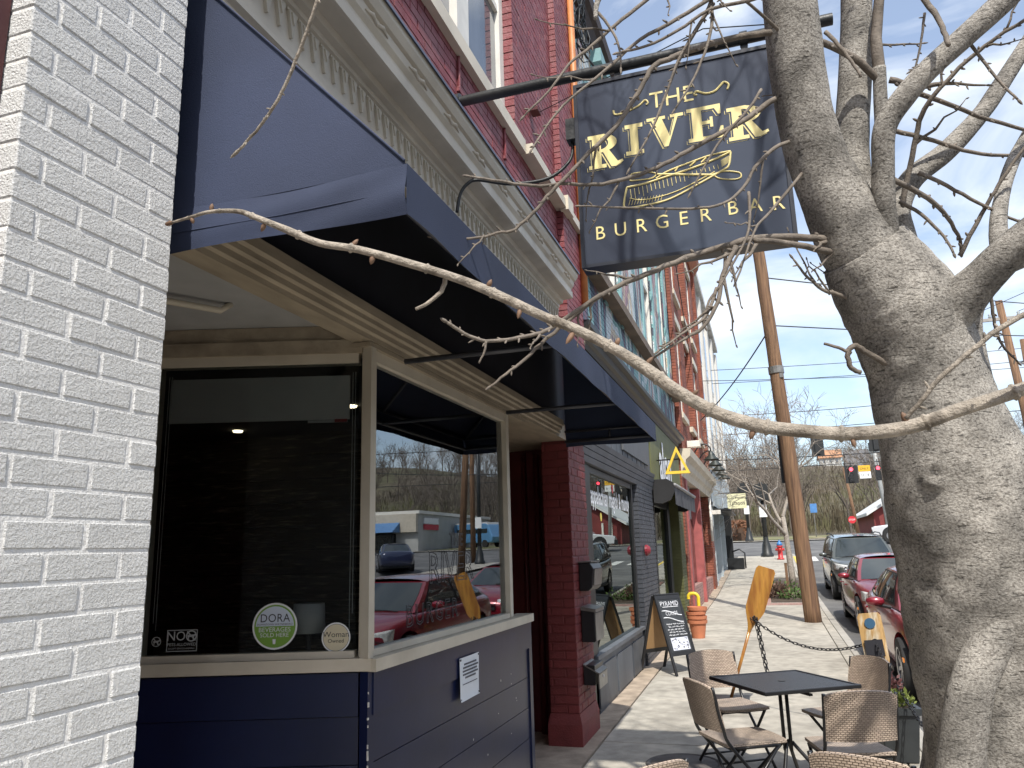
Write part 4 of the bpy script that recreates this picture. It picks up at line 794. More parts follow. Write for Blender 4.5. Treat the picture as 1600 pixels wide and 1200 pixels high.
# ================================================================ planter with succulents
PL = thing('planter_box', 'dark grey square planter with red and green leafy plants', 'planter', (.80, 7.05, gz(7.05)), RAD(8))
m_plt = mat('planter_plastic', (.030, .034, .036), .45, .15, 8)
bevel(part('box', MB().hexa([(-.115, -.115, 0), (.115, -.115, 0), (.115, .115, 0), (-.115, .115, 0)], [(-.15, -.15, .36), (.15, -.15, .36), (.15, .15, .36), (-.15, .15, .36)]), m_plt, PL, world=False), .008, 2)
part('rim', MB().box(-.17, .17, -.17, -.135, .352, .40).box(-.17, .17, .135, .17, .352, .40).box(-.17, -.135, -.135, .135, .352, .40).box(.135, .17, -.135, .135, .352, .40), m_plt, PL, world=False); part('soil', MB().box(-.135, .135, -.135, .135, .362, .38), m_soil, PL, world=False)
def leafball(cx, cy, cz, r, n, ls, hz=.8):
    mb = MB()
    for i in range(n):
        v = Vector((random.gauss(0, 1), random.gauss(0, 1), abs(random.gauss(0, 1))*hz+.1)).normalized()*r*random.uniform(.45, 1)
        c = Vector((cx, cy, cz))+v; d = (v.normalized()+Vector((0, 0, .5))+Vector((random.uniform(-.5, .5), random.uniform(-.5, .5), random.uniform(-.3, .3)))).normalized(); s_ = d.orthogonal().normalized(); s_ = Matrix.Rotation(random.uniform(0, 6.3), 3, d) @ s_
        l = ls*random.uniform(.7, 1.3); mb.quad(c, c+d*l*.5+s_*l*.28, c+d*l, c+d*l*.5-s_*l*.28)
    return mb
part('green_foliage', leafball(.02, -.05, .40, .125, 420, .034), mat('succulent_green', (.17, .21, .05), .6, .35, 12), PL, world=False)
part('red_foliage', leafball(-.05, .05, .50, .15, 380, .042, 1.2), mat('purple_red_leaf', (.12, .045, .045), .6, .35, 12), PL, world=False)
mb = MB()
for i in range(9): a = random.uniform(0, 6.3); mb.tube([(-.05, .06, .37), (-.05+.04*cos(a), .06+.04*sin(a), .45), (-.05+.09*cos(a), .06+.09*sin(a), .55)], .003, 4)
part('stems', mb, mat('stem_brown', (.10, .06, .045), .7), PL, world=False)
# ================================================================ paddles and chain
m_pad = mat('varnished_wood', (.46, .225, .045), .3, .2, 5, .1, 20, c2=(.27, .11, .025), c2scale=2.5, c2lo=.45, c2hi=.62, stretch=(9, 9, .7), coat=.4)
def paddle(label, base, topp, bl, bw, face, m, shaft_r=.016, blen=None):
    base, topp = Vector(base), Vector(topp); ax = (topp-base).normalized(); ln = (topp-base).length; f = Vector(face); f = (f-ax*f.dot(ax)).normalized(); sd_ = ax.cross(f)
    r = thing('paddle', label, 'paddle', base)
    part('shaft', MB().tube([base, base+ax*(ln-bl+.06)], shaft_r, 12), m, r, True)
    n = 22
    def w_(t): # t from neck to tip
        if t < .40: q = t/.40; return lerp(shaft_r*1.1, bw*.5, q*q*(3-2*q))
        if t > .93: return bw*.5*(1-((t-.93)/.07)**2*.22)
        return bw*.5*(1-.08*abs(t-.7))
    V = []; mb = MB()
    for s_ in (1, -1):
        for i in range(n+1):
            t = i/n; c = base+ax*(ln-bl+bl*t)
            for j in range(9):
                u = j/8*2-1; th = .004+.012*(1-u*u)*(1-t*.6) + .006*math.exp(-(u/.2)**2)*(1-t)
                mb.v.append(tuple(c+sd_*w_(t)*u+f*th*s_))
    N0 = (n+1)*9
    for i in range(n):
        for j in range(8):
            q = i*9+j; mb.f.append((q, q+9, q+10, q+1)); mb.f.append((N0+q, N0+q+1, N0+q+10, N0+q+9))
    for i in range(n): mb.f.append((i*9, N0+i*9, N0+i*9+9, i*9+9)); mb.f.append((i*9+8, i*9+17, N0+i*9+17, N0+i*9+8))
    for j in range(8): mb.f.append((n*9+j, N0+n*9+j, N0+n*9+j+1, n*9+j+1))
    part('blade', mb, m, r, True, 50)
    return r, ax, f, sd_
p1, *_ = paddle('tall varnished wooden paddle leaning up from a black base', (-.535, 8.62, gz(8.6)+.08), (-.055, 8.52, 1.52), .68, .20, (.25, -1, 0), m_pad)
pbx = thing('weighted_box', 'black low box holding the tall varnished paddle', 'box', (-.60, 8.62, gz(8.6)))
bevel(part('box', MB().box(-.80, -.36, 8.48, 8.76, gz(8.6), gz(8.6)+.10).box(-.82, -.34, 8.46, 8.78, gz(8.6)+.10, gz(8.6)+.125), m_bm, pbx), .006, 1)
m_pad2 = mat('worn_paddle_wood', (.42, .26, .10), .5, .25, 6, .2, 25, c2=(.45, .38, .27), c2scale=3, stretch=(8, 8, 1))
p2, ax2, f2, sd2 = paddle('worn wooden paddle with a round blue sticker standing at the kerb', (.835, 7.55, gz(7.5)), (.775, 7.75, 1.13), .62, .20, (-.25, -1, 0), m_pad2)
q = Vector((.775, 7.75, 1.13)) - ax2*.09
part('round_sticker', place2d(disc(.045, 0, 20), q+f2*.020, sd2*-1, ax2), mat('sticker_blue', (.03, .09, .16), .5, .1), p2)
mb = MB()
for k in range(3): mb.merge(off(MB().box(-.028+.006*k, .022+.004*k, -.004, .002, .0008, .0016), 0, .012*k-.012))
part('sticker_waves', place2d(mb, q+f2*.0205, sd2*-1, ax2), m_stw, p2)
q = Vector((.775, 7.75, 1.13)) - ax2*.30
part('card', place2d(MB().box(-.075, .075, -.07, .07, 0, .006), q+f2*.030, sd2*-1, ax2), m_stb, p2)
mb = MB()
for (a, b, c, d) in ((-.065, -.005, .01, .055), (.01, .06, .02, .06), (-.06, -.02, -.025, .0), (-.01, .06, -.03, .008), (-.068, .066, -.062, -.04)): mb.box(a, b, c, d, .0065, .0075)
part('card_print', place2d(mb, q+f2*.030, sd2*-1, ax2), mat('card_lilac', (.42, .42, .52), .6, .2), p2)
lk = MB(); pts = []
for k in range(16):
    a = 2*pi*k/16; x = .0115*cos(a); z = .0135*sin(a) + (.014 if sin(a) > .01 else -.014 if sin(a) < -.01 else 0); pts.append((x, 0, z))
lk.tube(pts + [pts[0], pts[1]], .0045, 6, False); lkm = me_of(lk, 'link', mat('black_chain', (.015, .015, .017), .4, .2), True)
def chain(label, a, b, sag, step=.044):
    a, b = Vector(a), Vector(b); r = thing('chain', label, 'chain', a); n = 60; P = [a.lerp(b, k/n) - Vector((0, 0, sag*4*(k/n)*(1-k/n))) for k in range(n+1)]
    ln = sum((P[k+1]-P[k]).length for k in range(n)); m_ = int(ln/step)
    for i in range(m_+1):
        s_ = i*ln/m_; acc = 0
        for k in range(n):
            d = (P[k+1]-P[k]).length
            if acc+d >= s_-1e-9: p = P[k].lerp(P[k+1], (s_-acc)/d); t = (P[k+1]-P[k]).normalized(); break
            acc += d
        o = link('link', lkm, r); o.location = p-a; qd = t.to_track_quat('Z', 'Y'); o.rotation_mode = 'QUATERNION'
        from mathutils import Quaternion
        o.rotation_quaternion = qd @ Quaternion((0, 0, 1), pi/4 + (pi/2 if i % 2 else 0)); o.scale = (1, 1, 1.)
neck = Vector((-.535, 8.62, gz(8.6)+.08)).lerp(Vector((-.055, 8.52, 1.52)), .62)+Vector((.0, -.03, 0))
chain('black chain strung between the tall paddle and the kerb paddle', neck, Vector((.79, 7.70, .90)), .17)
chain('black chain hanging straight down beside the tall paddle', neck+Vector((.02, 0, 0)), neck+Vector((.10, -.02, -.62)), .0)
chain('black chain doubled beside the hanging one at the tall paddle', neck+Vector((.045, -.01, -.01)), neck+Vector((.11, .02, -.60)), .0)
chain('black chain running from the kerb paddle behind the tree trunk', Vector((.80, 7.68, .88)), Vector((1.0, 5.7, .36)), .12)
# ================================================================ chalkboard
AB = thing('sandwich_board', 'black framed chalkboard sandwich board reading PYRAMID', 'sandwich board', (-1.41, 10.88, gz(10.9)))
wv, sv = Vector((.62, .785, 0)), Vector((.785, -.62, 0)); apex = .98; hw = .23; sp_ = .31
def abp(u, h, s_, n=0.): # u across width, h height 0..apex, s_ side
    k = 1-h/apex; base = sv*s_*(.02+sp_*k); return Vector((-1.41, 10.88, gz(10.9)))+wv*u+base+Vector((0, 0, h))+sv*s_*n
m_abf = mat('board_frame_black', (.018, .018, .019), .5, .2); m_chb = mat('chalkboard', (.032, .035, .038), .6, .25, 8); m_brn = mat('hardboard_brown', (.36, .22, .10), .7, .1, 3)
for s_ in (1, -1):
    def bar(u0, u1, h0, h1): return MB().hexa([abp(u0, h0, s_, -.012), abp(u1, h0, s_, -.012), abp(u1, h0, s_, .012), abp(u0, h0, s_, .012)], [abp(u0, h1, s_, -.012), abp(u1, h1, s_, -.012), abp(u1, h1, s_, .012), abp(u0, h1, s_, .012)])
    part('leg', bar(-hw, -hw+.035, .0, apex), m_abf, AB); part('leg', bar(hw-.035, hw, .0, apex), m_abf, AB); part('rail', bar(-hw+.035, hw-.035, .23, .28), m_abf, AB); part('rail', bar(-hw+.035, hw-.035, apex-.05, apex), m_abf, AB)
    part('chalk_panel' , MB().hexa([abp(-hw+.035, .28, s_, .001), abp(hw-.035, .28, s_, .001), abp(hw-.035, .28, s_, .006), abp(-hw+.035, .28, s_, .006)], [abp(-hw+.035, apex-.05, s_, .001), abp(hw-.035, apex-.05, s_, .001), abp(hw-.035, apex-.05, s_, .006), abp(-hw+.035, apex-.05, s_, .006)]), m_chb, AB)
    part('inner_panel', MB().hexa([abp(-hw+.035, .28, s_, -.006), abp(hw-.035, .28, s_, -.006), abp(hw-.035, .28, s_, -.002), abp(-hw+.035, .28, s_, -.002)], [abp(-hw+.035, apex-.05, s_, -.006), abp(hw-.035, apex-.05, s_, -.006), abp(hw-.035, apex-.05, s_, -.002), abp(-hw+.035, apex-.05, s_, -.002)]), m_brn, AB)
part('hinge_top', MB().tube([abp(-hw, apex+.01, 1), abp(hw, apex+.01, 1)], .012, 6), m_abf, AB)
m_chk = mat('chalk_white', (.62, .63, .66), .9, .2, 30)
zx = (abp(0, 1, 1)-abp(0, 0, 1)).normalized()
def chalk(mb, u, h): return place2d(mb, abp(u, h, 1, .0085), wv, zx)
part('lettering', chalk(text_mb('PYRAMID', .088, 'CENTER', .92), 0, .845), m_chk, AB); part('underline', chalk(MB().box(-.14, .15, -.012, -.004, 0, .0008), 0, .84), m_chk, AB)
def wavy(mb, x0, x1, y, amp, k, r=.006, ph=0.): mb.tube([(lerp(x0, x1, i/24), y+amp*sin(ph+k*i/24*2*pi), 0) for i in range(25)], r, 4)
mb = MB(); wavy(mb, -.17, .17, .79, .035, .55, .008, 1.2); wavy(mb, -.17, .17, .70, .035, .55, .008, 1.2); part('banner', chalk(mb, 0, 0), m_chk, AB); part('lettering', chalk(text_mb('CURIOS', .075, 'CENTER', .85), 0, .725), m_chk, AB)
mb = MB()
for j, y in enumerate((.645, .61, .575, .54, .505)):
    x = -.15+.02*(j % 2)
    while x < .14:
        wl = random.uniform(.03, .07)
        mb.tube([(x+wl*k/10, y+random.uniform(-.009, .009), 0) for k in range(11)], .0035, 4); x += wl+.015
part('chalk_writing', chalk(mb, 0, 0), m_chk, AB)
part('poster', chalk(MB().box(-.15, .16, .31, .47, 0, .0006), 0, 0), mat('poster_white', (.58, .60, .68), .7, .05), AB)
mb = MB()
for k in range(34):
    x, y = random.uniform(-.14, .14), random.uniform(.32, .45); mb.box(x, x+random.uniform(.008, .03), y, y+random.uniform(.006, .018), .0008, .0012)
part('poster_drawing', chalk(mb, 0, 0), m_stb, AB, kind='stuff')
# ================================================================ stacked pots, yellow standpipe
PT = thing('flower_pots', 'stack of terracotta flower pots by the olive shop', 'flower pots', (-1.335, 14.4, gz(14.4)))
m_tc = mat('terracotta', (.44, .155, .075), .75, .15, 6, .15, 30); z = gz(14.4)
for i, (dx, tilt) in enumerate(((0, 0), (-.012, .03), (.0, -.05), (.006, .02))):
    mt = Matrix.Translation((-1.335+dx, 14.4, z)) @ Matrix.Rotation(tilt, 4, 'Y')
    part('pot', MB().lathe([(.11, 0), (.148, .245), (.170, .25), (.175, .305), (.158, .305), (.14, .24)], (0, 0, 0), 24).xf(mt), m_tc, PT, True, 40); z += .074
YP = thing('standpipe', 'bent yellow gas pipe behind the terracotta pots', 'pipe', (-1.42, 15.4, gz(15.4)))
part('pipe', MB().tube(cr([(-1.38, 15.4, gz(15.4)), (-1.38, 15.4, .72), (-1.38, 15.4, .82), (-1.43, 15.4, .88), (-1.52, 15.4, .88), (-1.56, 15.4, .84), (-1.56, 15.4, .78)], 5), .032, 10), mat('yellow_gas_paint', (.72, .52, .03), .4, .1), YP, True); part('valve', MB().cyl((-1.41, 15.36, .56), (-1.35, 15.36, .56), .025, 8), m_blk, YP)
# manhole cover
MH = thing('manhole_cover', 'round iron manhole cover by the near wicker chair', 'manhole cover', (-.80, 6.62, gz(6.6))); m_iron = mat('rusty_iron', (.10, .09, .085), .7, .3, 10, .4, 60)
part('cover', MB().lathe([(.0, .006), (.25, .006), (.255, .001), (.27, .001), (.275, .007), (.29, .007), (.30, .0)], (-.80, 6.62, gz(6.62)+.001), 40, False), m_iron, MH, True)
part('pick_hole', MB().lathe([(.001, .0075), (.025, .0075)], (-.80, 6.45, gz(6.62)+.001), 12, False), m_dark, MH)
# ================================================================ utility pole and wires
m_pole = mat('pole_wood', (.20, .115, .062), .85, .4, 3, 1.5, 9, c2=(.13, .072, .042), c2scale=2.2, c2lo=.45, c2hi=.62, stretch=(9, 9, .55))
UP = thing('utility_pole', 'leaning brown wooden utility pole beside the parked cars', 'utility pole', (.69, 17.0, gz(17)))
mb = MB(); n = 30; PB, PTp = Vector((.69, 17.0, gz(17)-.1)), Vector((.28, 17.0, 10.2))
mb.tube([PB.lerp(PTp, k/n)+Vector((random.uniform(-.006, .006), random.uniform(-.006, .006), 0)) for k in range(n+1)], [lerp(.165, .115, k/n)*random.uniform(.98, 1.02) for k in range(n+1)], 18); part('pole', mb, m_pole, UP, True)
part('cable_band', MB().tube([PB.lerp(PTp, .515), PB.lerp(PTp, .53)], .16, 14).box(.53, .60, 16.86, 16.93, 5.2, 5.3), m_mst, UP); part('signs', MB().box(.36, .62, 17.15, 17.17, 3.0, 4.1), m_blk, UP)
m_wire = mat('wire_black', (.02, .02, .022), .6, 0)
WN = iter(['from the leaning utility pole to the red brick building', 'from the leaning utility pole towards the far side, uppermost', 'from the leaning utility pole towards the far side, second', 'from the white building past the gooseneck lamps', 'from the stained white wall over the junction', 'high over the junction, upper of two from the white building', 'high over the junction, lower of two from the white building', 'from the white building at window height', 'from the mural cornice to the leaning pole top', 'upper span wire carrying the dark traffic lights', 'lower span wire carrying the red traffic lights', 'slack between the mural wall and the brick pilaster', 'topmost at the crossarm pole', 'second at the crossarm pole', 'lowest at the crossarm pole'])
def wire(label, a, b, sag, r=.012):
    a, b = Vector(a), Vector(b); mb = MB().tube([a.lerp(b, k/24)-Vector((0, 0, sag*4*(k/24)*(1-k/24))) for k in range(25)], r, 5); o = part('wire', mb, m_wire, None, True); tag(o, 'thin overhead wire ' + next(WN), 'wire', 'overhead wires across the street')
WL = 'thin overhead wire crossing the sky above the street'
for (a, b, s_, r) in [((.45, 17, 6.35), (-1.7, 24.4, 5.6), .15, .016), ((.40, 17, 7.5), (40, 60, 15.5), 1.0, .014), ((.40, 17, 6.4), (38, 52, 12.5), .8, .014), ((-1.7, 27.0, 4.6), (30, 47, 8.6), .7, .018), ((-1.75, 30.0, 6.6), (26, 50, 12.0), .8, .014), ((-1.8, 34, 9.3), (45, 60, 16.6), 1.0, .014), ((-1.8, 34, 8.7), (45, 60, 15.9), 1.0, .014), ((-1.75, 27, 7.4), (36, 52, 13.0), .9, .012), ((-1.7, 8.3, 7.9), (.42, 17, 8.6), .4, .014), ((-30, 47, 8.3), (30, 47.8, 8.9), .35, .022), ((-30, 48, 6.2), (30, 48.2, 6.6), .25, .022), ((-1.7, 22.8, 6.9), (-1.2, 12.5, 8.6), .25, .012), ((8.5, 34, 10.5), (24, 4, 13.), .5, .012), ((10.2, 34, 10.5), (26, 4, 13.), .5, .012), ((9.8, 34, 8.4), (24, 4, 9.), .4, .014)]: wire(WL, a, b, s_, r)
UP2 = thing('utility_pole', 'grey brown utility pole with crossarm and insulators behind the trunk', 'utility pole', (10.1, 34, .7)); part('pole', MB().tube([(10.2, 34, .5), (9.6, 34, 11.0)], [.18, .13], 12), m_pole, UP2, True); part('crossarm', MB().box(8.3, 10.9, 33.95, 34.05, 10.2, 10.32), mat('crossarm_grey', (.33, .31, .28), .8), UP2)
for x in (8.5, 9.2, 10.2, 10.7): part('insulator', MB().lathe([(.03, 0), (.07, .04), (.04, .09), (.06, .14), (.02, .2)], (x, 34, 10.32), 10), mat('insulator_glass', (.35, .38, .38), .3), UP2, True)
# ================================================================ vehicles
m_tyre = mat('tyre_rubber', (.018, .018, .018), .8, .2); m_rim = mat('alloy_rim', (.42, .42, .43), .3, .1, metal=.8); m_cgl = mat('car_glass', (.020, .028, .030), .04, .1, spec=.9); m_trim = mat('black_trim', (.012, .012, .013), .5, .1)
m_hl = mat('headlight_lens', (.62, .64, .64), .08, .25, 30, spec=.9); m_chr = mat('chrome', (.6, .6, .6), .15, .05, metal=1.); m_plate = mat('licence_plate', (.65, .66, .68), .5, .1); m_amb = mat('amber_marker', (.6, .2, .03), .3)
m_seat = mat('car_seat', (.10, .10, .105), .8)
def paint(nm, c): return mat(nm, c, .28, .05, 3, coat=.9, metal=.25, spec=.6)
def make_car(name, label, m, L=4.55, W=1.76, H=1.45, suv=False, group='cars parked along the kerb'):
    r = thing(name, label, 'car', (0, 0, 0), 0, group); hw = W/2; k = H/1.45
    belt = .93*k + (.06 if suv else 0); zl = .20 + (.06 if suv else 0)
    if suv: st = [(0, .66, .36, .74), (.02, .76, .28, .92), (.07, .85, .25, 1.0), (.16, .95, .24, 1.06), (.27, .99, .23, 1.10), (.45, 1, .23, 1.08), (.75, 1, .23, 1.10), (.92, .97, .26, 1.12), (.98, .90, .30, 1.10), (1, .80, .40, 1.0)]
    else: st = [(0, .60, .34, .60), (.02, .74, .24, .70), (.07, .86, .20, .80), (.16, .95, .19, .88), (.27, .99, .18, .94), (.45, 1, .18, .945), (.75, 1, .18, .97), (.90, .95, .21, .99), (.97, .86, .26, .95), (1, .74, .36, .84)]
    rings = []; mb = MB()
    for t, fw, z0, z1 in st:
        w_ = hw*fw; y = -L/2+L*t; zm = lerp(z0, z1, .5)
        half = [(0, z0), (w_*.80, z0), (w_*.95, z0+.05), (w_, lerp(z0, z1, .35)), (w_*1.0, lerp(z0, z1, .62)), (w_*.975, z1-.09), (w_*.90, z1-.02), (w_*.6, z1+.012), (0, z1+.03)]
        ring = [(x, y, z) for x, z in half] + [(-x, y, z) for x, z in reversed(half[1:-1])]; rings.append(len(mb.v)); mb.v += ring; nr = len(ring)
    for i in range(len(rings)-1):
        for a in range(nr): mb.f.append((rings[i]+a, rings[i]+(a+1) % nr, rings[i+1]+(a+1) % nr, rings[i+1]+a))
    mb.f.append(tuple(rings[0]+a for a in range(nr))); mb.f.append(tuple(rings[-1]+a for a in reversed(range(nr))))
    body = part('body', mb, m, r, True, world=False); sb = body.modifiers.new('s', 'SUBSURF'); sb.levels = 2; sb.render_levels = 2
    wr = .325 if not suv else .36; wy = [-L/2+L*.185, -L/2+L*.795]
    for yy in wy:
        cu = link('cutter', me_of(MB().cyl((-hw-.1, yy, wr+.0), (hw+.1, yy, wr), wr+.055, 36), 'c', None)); bo = body.modifiers.new('b', 'BOOLEAN'); bo.object = cu; bo.operation = 'DIFFERENCE'; bo.solver = 'FAST' if hasattr(bo, 'solver') else 'FAST'
    dg = bpy.context.evaluated_depsgraph_get(); dg.update(); me = bpy.data.meshes.new_from_object(body.evaluated_get(dg)); body.modifiers.clear(); body.data = me; me.set_sharp_from_angle(angle=RAD(38))
    for o in [o for o in bpy.data.objects if o.name.startswith('cutter')]: bpy.data.objects.remove(o, do_unlink=True)
    part('underbody', MB().box(-hw*.86, hw*.86, -L*.45, L*.45, zl-.02, zl+.14).box(-hw*.84, hw*.84, wy[0]-.42, wy[0]+.42, .3, .62).box(-hw*.84, hw*.84, wy[1]-.42, wy[1]+.42, .3, .62), m_trim, r, world=False)
    for yy in wy:
        for s_ in (-1, 1):
            x0 = s_*(hw-.20); x1 = s_*(hw-.012)
            wh = part('wheel', MB().cyl((x0, yy, wr), (x1-s_*.03, yy, wr), wr*.66, 28), m_trim, r, world=False)
            pf = [(wr*.66, 0), (wr*.97, 0), (wr, .02), (wr, .16), (wr*.97, .185), (wr*.68, .19)]
            ty = MB().lathe(pf, (0, 0, 0), 32, False).xf(Matrix.Translation((x0, yy, wr)) @ Matrix.Rotation(s_*pi/2, 4, 'Y')); part('tyre', ty, m_tyre, wh, True, 40, world=False)
            rm = MB()
            for a in range(7):
                an = a*2*pi/7; rm.hexa([(.05*cos(an-.4), .05*sin(an-.4), .15), (.05*cos(an+.4), .05*sin(an+.4), .15), (.05*cos(an+.4), .05*sin(an+.4), .172), (.05*cos(an-.4), .05*sin(an-.4), .172)], [(wr*.64*cos(an-.10), wr*.64*sin(an-.10), .15), (wr*.64*cos(an+.10), wr*.64*sin(an+.10), .15), (wr*.64*cos(an+.10), wr*.64*sin(an+.10), .178), (wr*.64*cos(an-.10), wr*.64*sin(an-.10), .178)])
            rm.lathe([(wr*.62, .12), (wr*.62, .185), (wr*.68, .19), (wr*.69, .185)], (0, 0, 0), 28, False).lathe([(.001, .176), (.06, .172), (.065, .15)], (0, 0, 0), 14, False)
            part('rim', rm.xf(Matrix.Translation((x0, yy, wr)) @ Matrix.Rotation(s_*pi/2, 4, 'Y')), m_rim, wh, world=False)
    # cabin: bilinear side surfaces between belt and roof curves
    Hr = H - .02
    if suv: by = [-L/2+L*.255, -L/2+L*.975]; ry = [-L/2+L*.40, -L/2+L*.93]
    else: by = [-L/2+L*.255, -L/2+L*.935]; ry = [-L/2+L*.43, -L/2+L*.755]
    bw0, bw1, rw0, rw1 = hw*.86, hw*.80 if not suv else hw*.9, hw*.66, hw*.62 if not suv else hw*.72
    zb_ = (st[4][3]-.03)
    def sidef(u, v, s_):
        y = lerp(lerp(by[0], by[1], u), lerp(ry[0], ry[1], u), v); bulge = sin(pi*min(1, max(0, u)))
        xb = lerp(bw0, bw1, u)+hw*.09*bulge; xr = lerp(rw0, rw1, u)+hw*.05*bulge; z = lerp(zb_+.02*u, Hr-.05-.03*(2*u-1)**2, v); x = lerp(xb, xr, v)+.02*sin(pi*v)
        return Vector((s_*x, y, z))
    def frontf(u, v): a, b = sidef(0, v, -1), sidef(0, v, 1); p = a.lerp(b, u); p.y -= .14*(1-(2*u-1)**2)*(1-.5*v); p.z += .01*(1-(2*u-1)**2); return p
    def rearf(u, v): a, b = sidef(1, v, -1), sidef(1, v, 1); p = a.lerp(b, u); p.y += .08*(1-(2*u-1)**2); return p
    def rooff(u, v):
        a, b = sidef(v, 1, -1), sidef(v, 1, 1); p = a.lerp(b, u); w_ = 1-(2*u-1)**2; p.z += .055*w_**.6; e = max(0, 1-v*8); p.y -= .07*w_*e; e = max(0, v*8-7); p.y += .08*w_*e; return p
    cab = MB(); cab.grid(lambda u, v: sidef(u, v, -1), 14, 5).grid(lambda u, v: sidef(u, v, 1), 14, 5).grid(rooff, 10, 16)
    cab.grid(frontf, 10, 5).grid(rearf, 10, 5)
    part('cabin', cab, m, r, True, 50, world=False)
    def pane(fn, u0, u1, v0, v1, nm, mm=m_cgl, offn=.006, sl0=0, sl1=0):
        cen = Vector((0, 0, zb_+.1))
        def g_(a, b):
            v = lerp(v0, v1, b); u = lerp(lerp(u0, u0+sl0, b), lerp(u1, u1+sl1, b), a); p = fn(u, v); e = 1e-3; n_ = (fn(u+e, v)-fn(u-e, v)).cross(fn(u, v+e)-fn(u, v-e)).normalized()
            if n_.dot(p-cen) < 0: n_ = -n_
            return p+n_*offn
        part(nm, MB().grid(g_, 8, 5), mm, r, True, world=False)
    pane(frontf, .045, .955, .05, .95, 'windshield'); pane(rearf, .06, .94, .10, .92, 'rear_window')
    for s_ in (-1, 1):
        fs = lambda u, v, s_=s_: sidef(u, v, s_)
        pane(fs, .06, .94, .07, .95, 'window_surround', m_trim, .004)
        pane(fs, .085, .46, .13, .91, 'side_window', m_cgl, .008); pane(fs, .495, .80, .13, .91, 'side_window', m_cgl, .008)
        pane(fs, .83, .92, .20, .85, 'quarter_window', m_cgl, .008)
        p = fs(.07, .06); mm_ = MB(); c = Vector((s_*(hw+.085), p.y+.12, zb_+.075))
        mir = part('mirror', MB().lathe([(.01, -.06), (.075, -.045), (.095, 0), (.085, .05), (.03, .075), (.001, .08)], (0, 0, 0), 14).xf(Matrix.Translation(c) @ Matrix.Diagonal((1.15, .62, .78, 1))), m, r, True, world=False)
        part('mirror_arm', MB().tube([(s_*(hw*.90), p.y+.14, zb_), (c.x, c.y, c.z-.03)], .022, 6), m_trim, mir, world=False)
        # lamps
        def hlf(u, v):
            x = lerp(hw*.44, hw*.90, u); fy = -L/2 + .045 + .40*u**2.4 + .05*v; z = (st[1][3]-.13) + lerp(0, .135+.03*u, v) + .03*u
            return (s_*x, fy-.02, z)
        hl = part('headlight', MB().grid(hlf, 8, 4), m_hl, r, True, world=False); hl.modifiers.new('s', 'SOLIDIFY').thickness = .03
        part('reflector', MB().lathe([(.01, .0), (.045, .02), (.05, .03)], (0, 0, 0), 14, False).xf(Matrix.Translation((s_*hw*.62, -L/2+.05, st[1][3]-.06)) @ Matrix.Rotation(pi/2, 4, 'X')), m_chr, hl, True, world=False)
        part('side_marker', MB().box(s_*(hw-.012), s_*(hw+.003), -L/2+.42, -L/2+.50, st[1][3]-.26, st[1][3]-.22), m_amb, r, world=False)
        for yy in (L*.02, L*.235): part('door_handle', MB().box(s_*(hw*.985), s_*(hw+.018), yy, yy+.16, zb_-.15, zb_-.125), m, r, world=False)
        part('sill_trim', MB().box(s_*(hw*.93), s_*(hw+.004), wy[0]+.42, wy[1]-.42, zl+.02, zl+.07), m_trim, r, world=False)
    part('grille', MB().box(-hw*.40, hw*.40, -L/2-.015, -L/2+.05, st[0][3]-.10, st[0][3]+.02), m_trim, r, world=False); part('grille_bar', MB().box(-hw*.41, hw*.41, -L/2-.025, -L/2-.01, st[0][3]-.02, st[0][3]+.012).box(-.05, .05, -L/2-.03, -L/2-.01, st[0][3]-.07, st[0][3]+.0), m_chr, r, world=False)
    part('lower_intake', MB().box(-hw*.55, hw*.55, -L/2-.012, -L/2+.08, .28, .42), m_trim, r, world=False); part('licence_plate', MB().box(-.15, .15, -L/2-.03, -L/2-.013, .40, .50), m_plate, r, world=False)
    part('wiper', MB().tube([frontf(.15, .03)+Vector((0, -.015, .01)), frontf(.5, .10)+Vector((0, -.02, .01))], .008, 4), m_trim, r, world=False)
    if suv:
        for s_ in (-1, 1): part('roof_rail', MB().tube([sidef(.12, 1, s_)+Vector((0, 0, .03)), sidef(.3, 1, s_)+Vector((0, 0, .075)), sidef(.8, 1, s_)+Vector((0, 0, .075)), sidef(.93, 1, s_)+Vector((0, 0, .03))], .018, 6), m_trim, r, True, world=False)
    return r
m_red_car = paint('dark_red_metallic', (.22, .012, .024)); m_suv = paint('grey_green_metallic', (.085, .095, .088)); m_bluecar = paint('dark_blue_metallic', (.012, .02, .06)); m_whitecar = paint('white_car_paint', (.70, .71, .72))
def setcar(c, x, y, rz=0., dz=-.10): c.location = (x, y, gz(y)+dz+.004); c.rotation_euler = (RAD(.75) if y < 20 else RAD(2.4), 0, rz)
c1 = make_car('parked_car', 'dark red sedan parked beside the chained kerb paddle', m_red_car, 4.55, 1.74, 1.40); setcar(c1, 2.12, 11.45)
c2 = copy_tree(c1); c2['label'] = 'dark red sedan parked in front of the grey green wagon'; setcar(c2, 2.28, 17.6)
c3 = make_car('parked_car', 'grey green wagon with roof rails parked behind the red sedans', m_suv, 4.7, 1.84, 1.68, True); setcar(c3, 2.42, 24.9)
c4 = make_car('parked_car', 'dark blue sedan standing across the street', m_bluecar, 4.6, 1.78, 1.44, False, 'cars across the street'); setcar(c4, 14.6, 36.0, RAD(150), -.06)
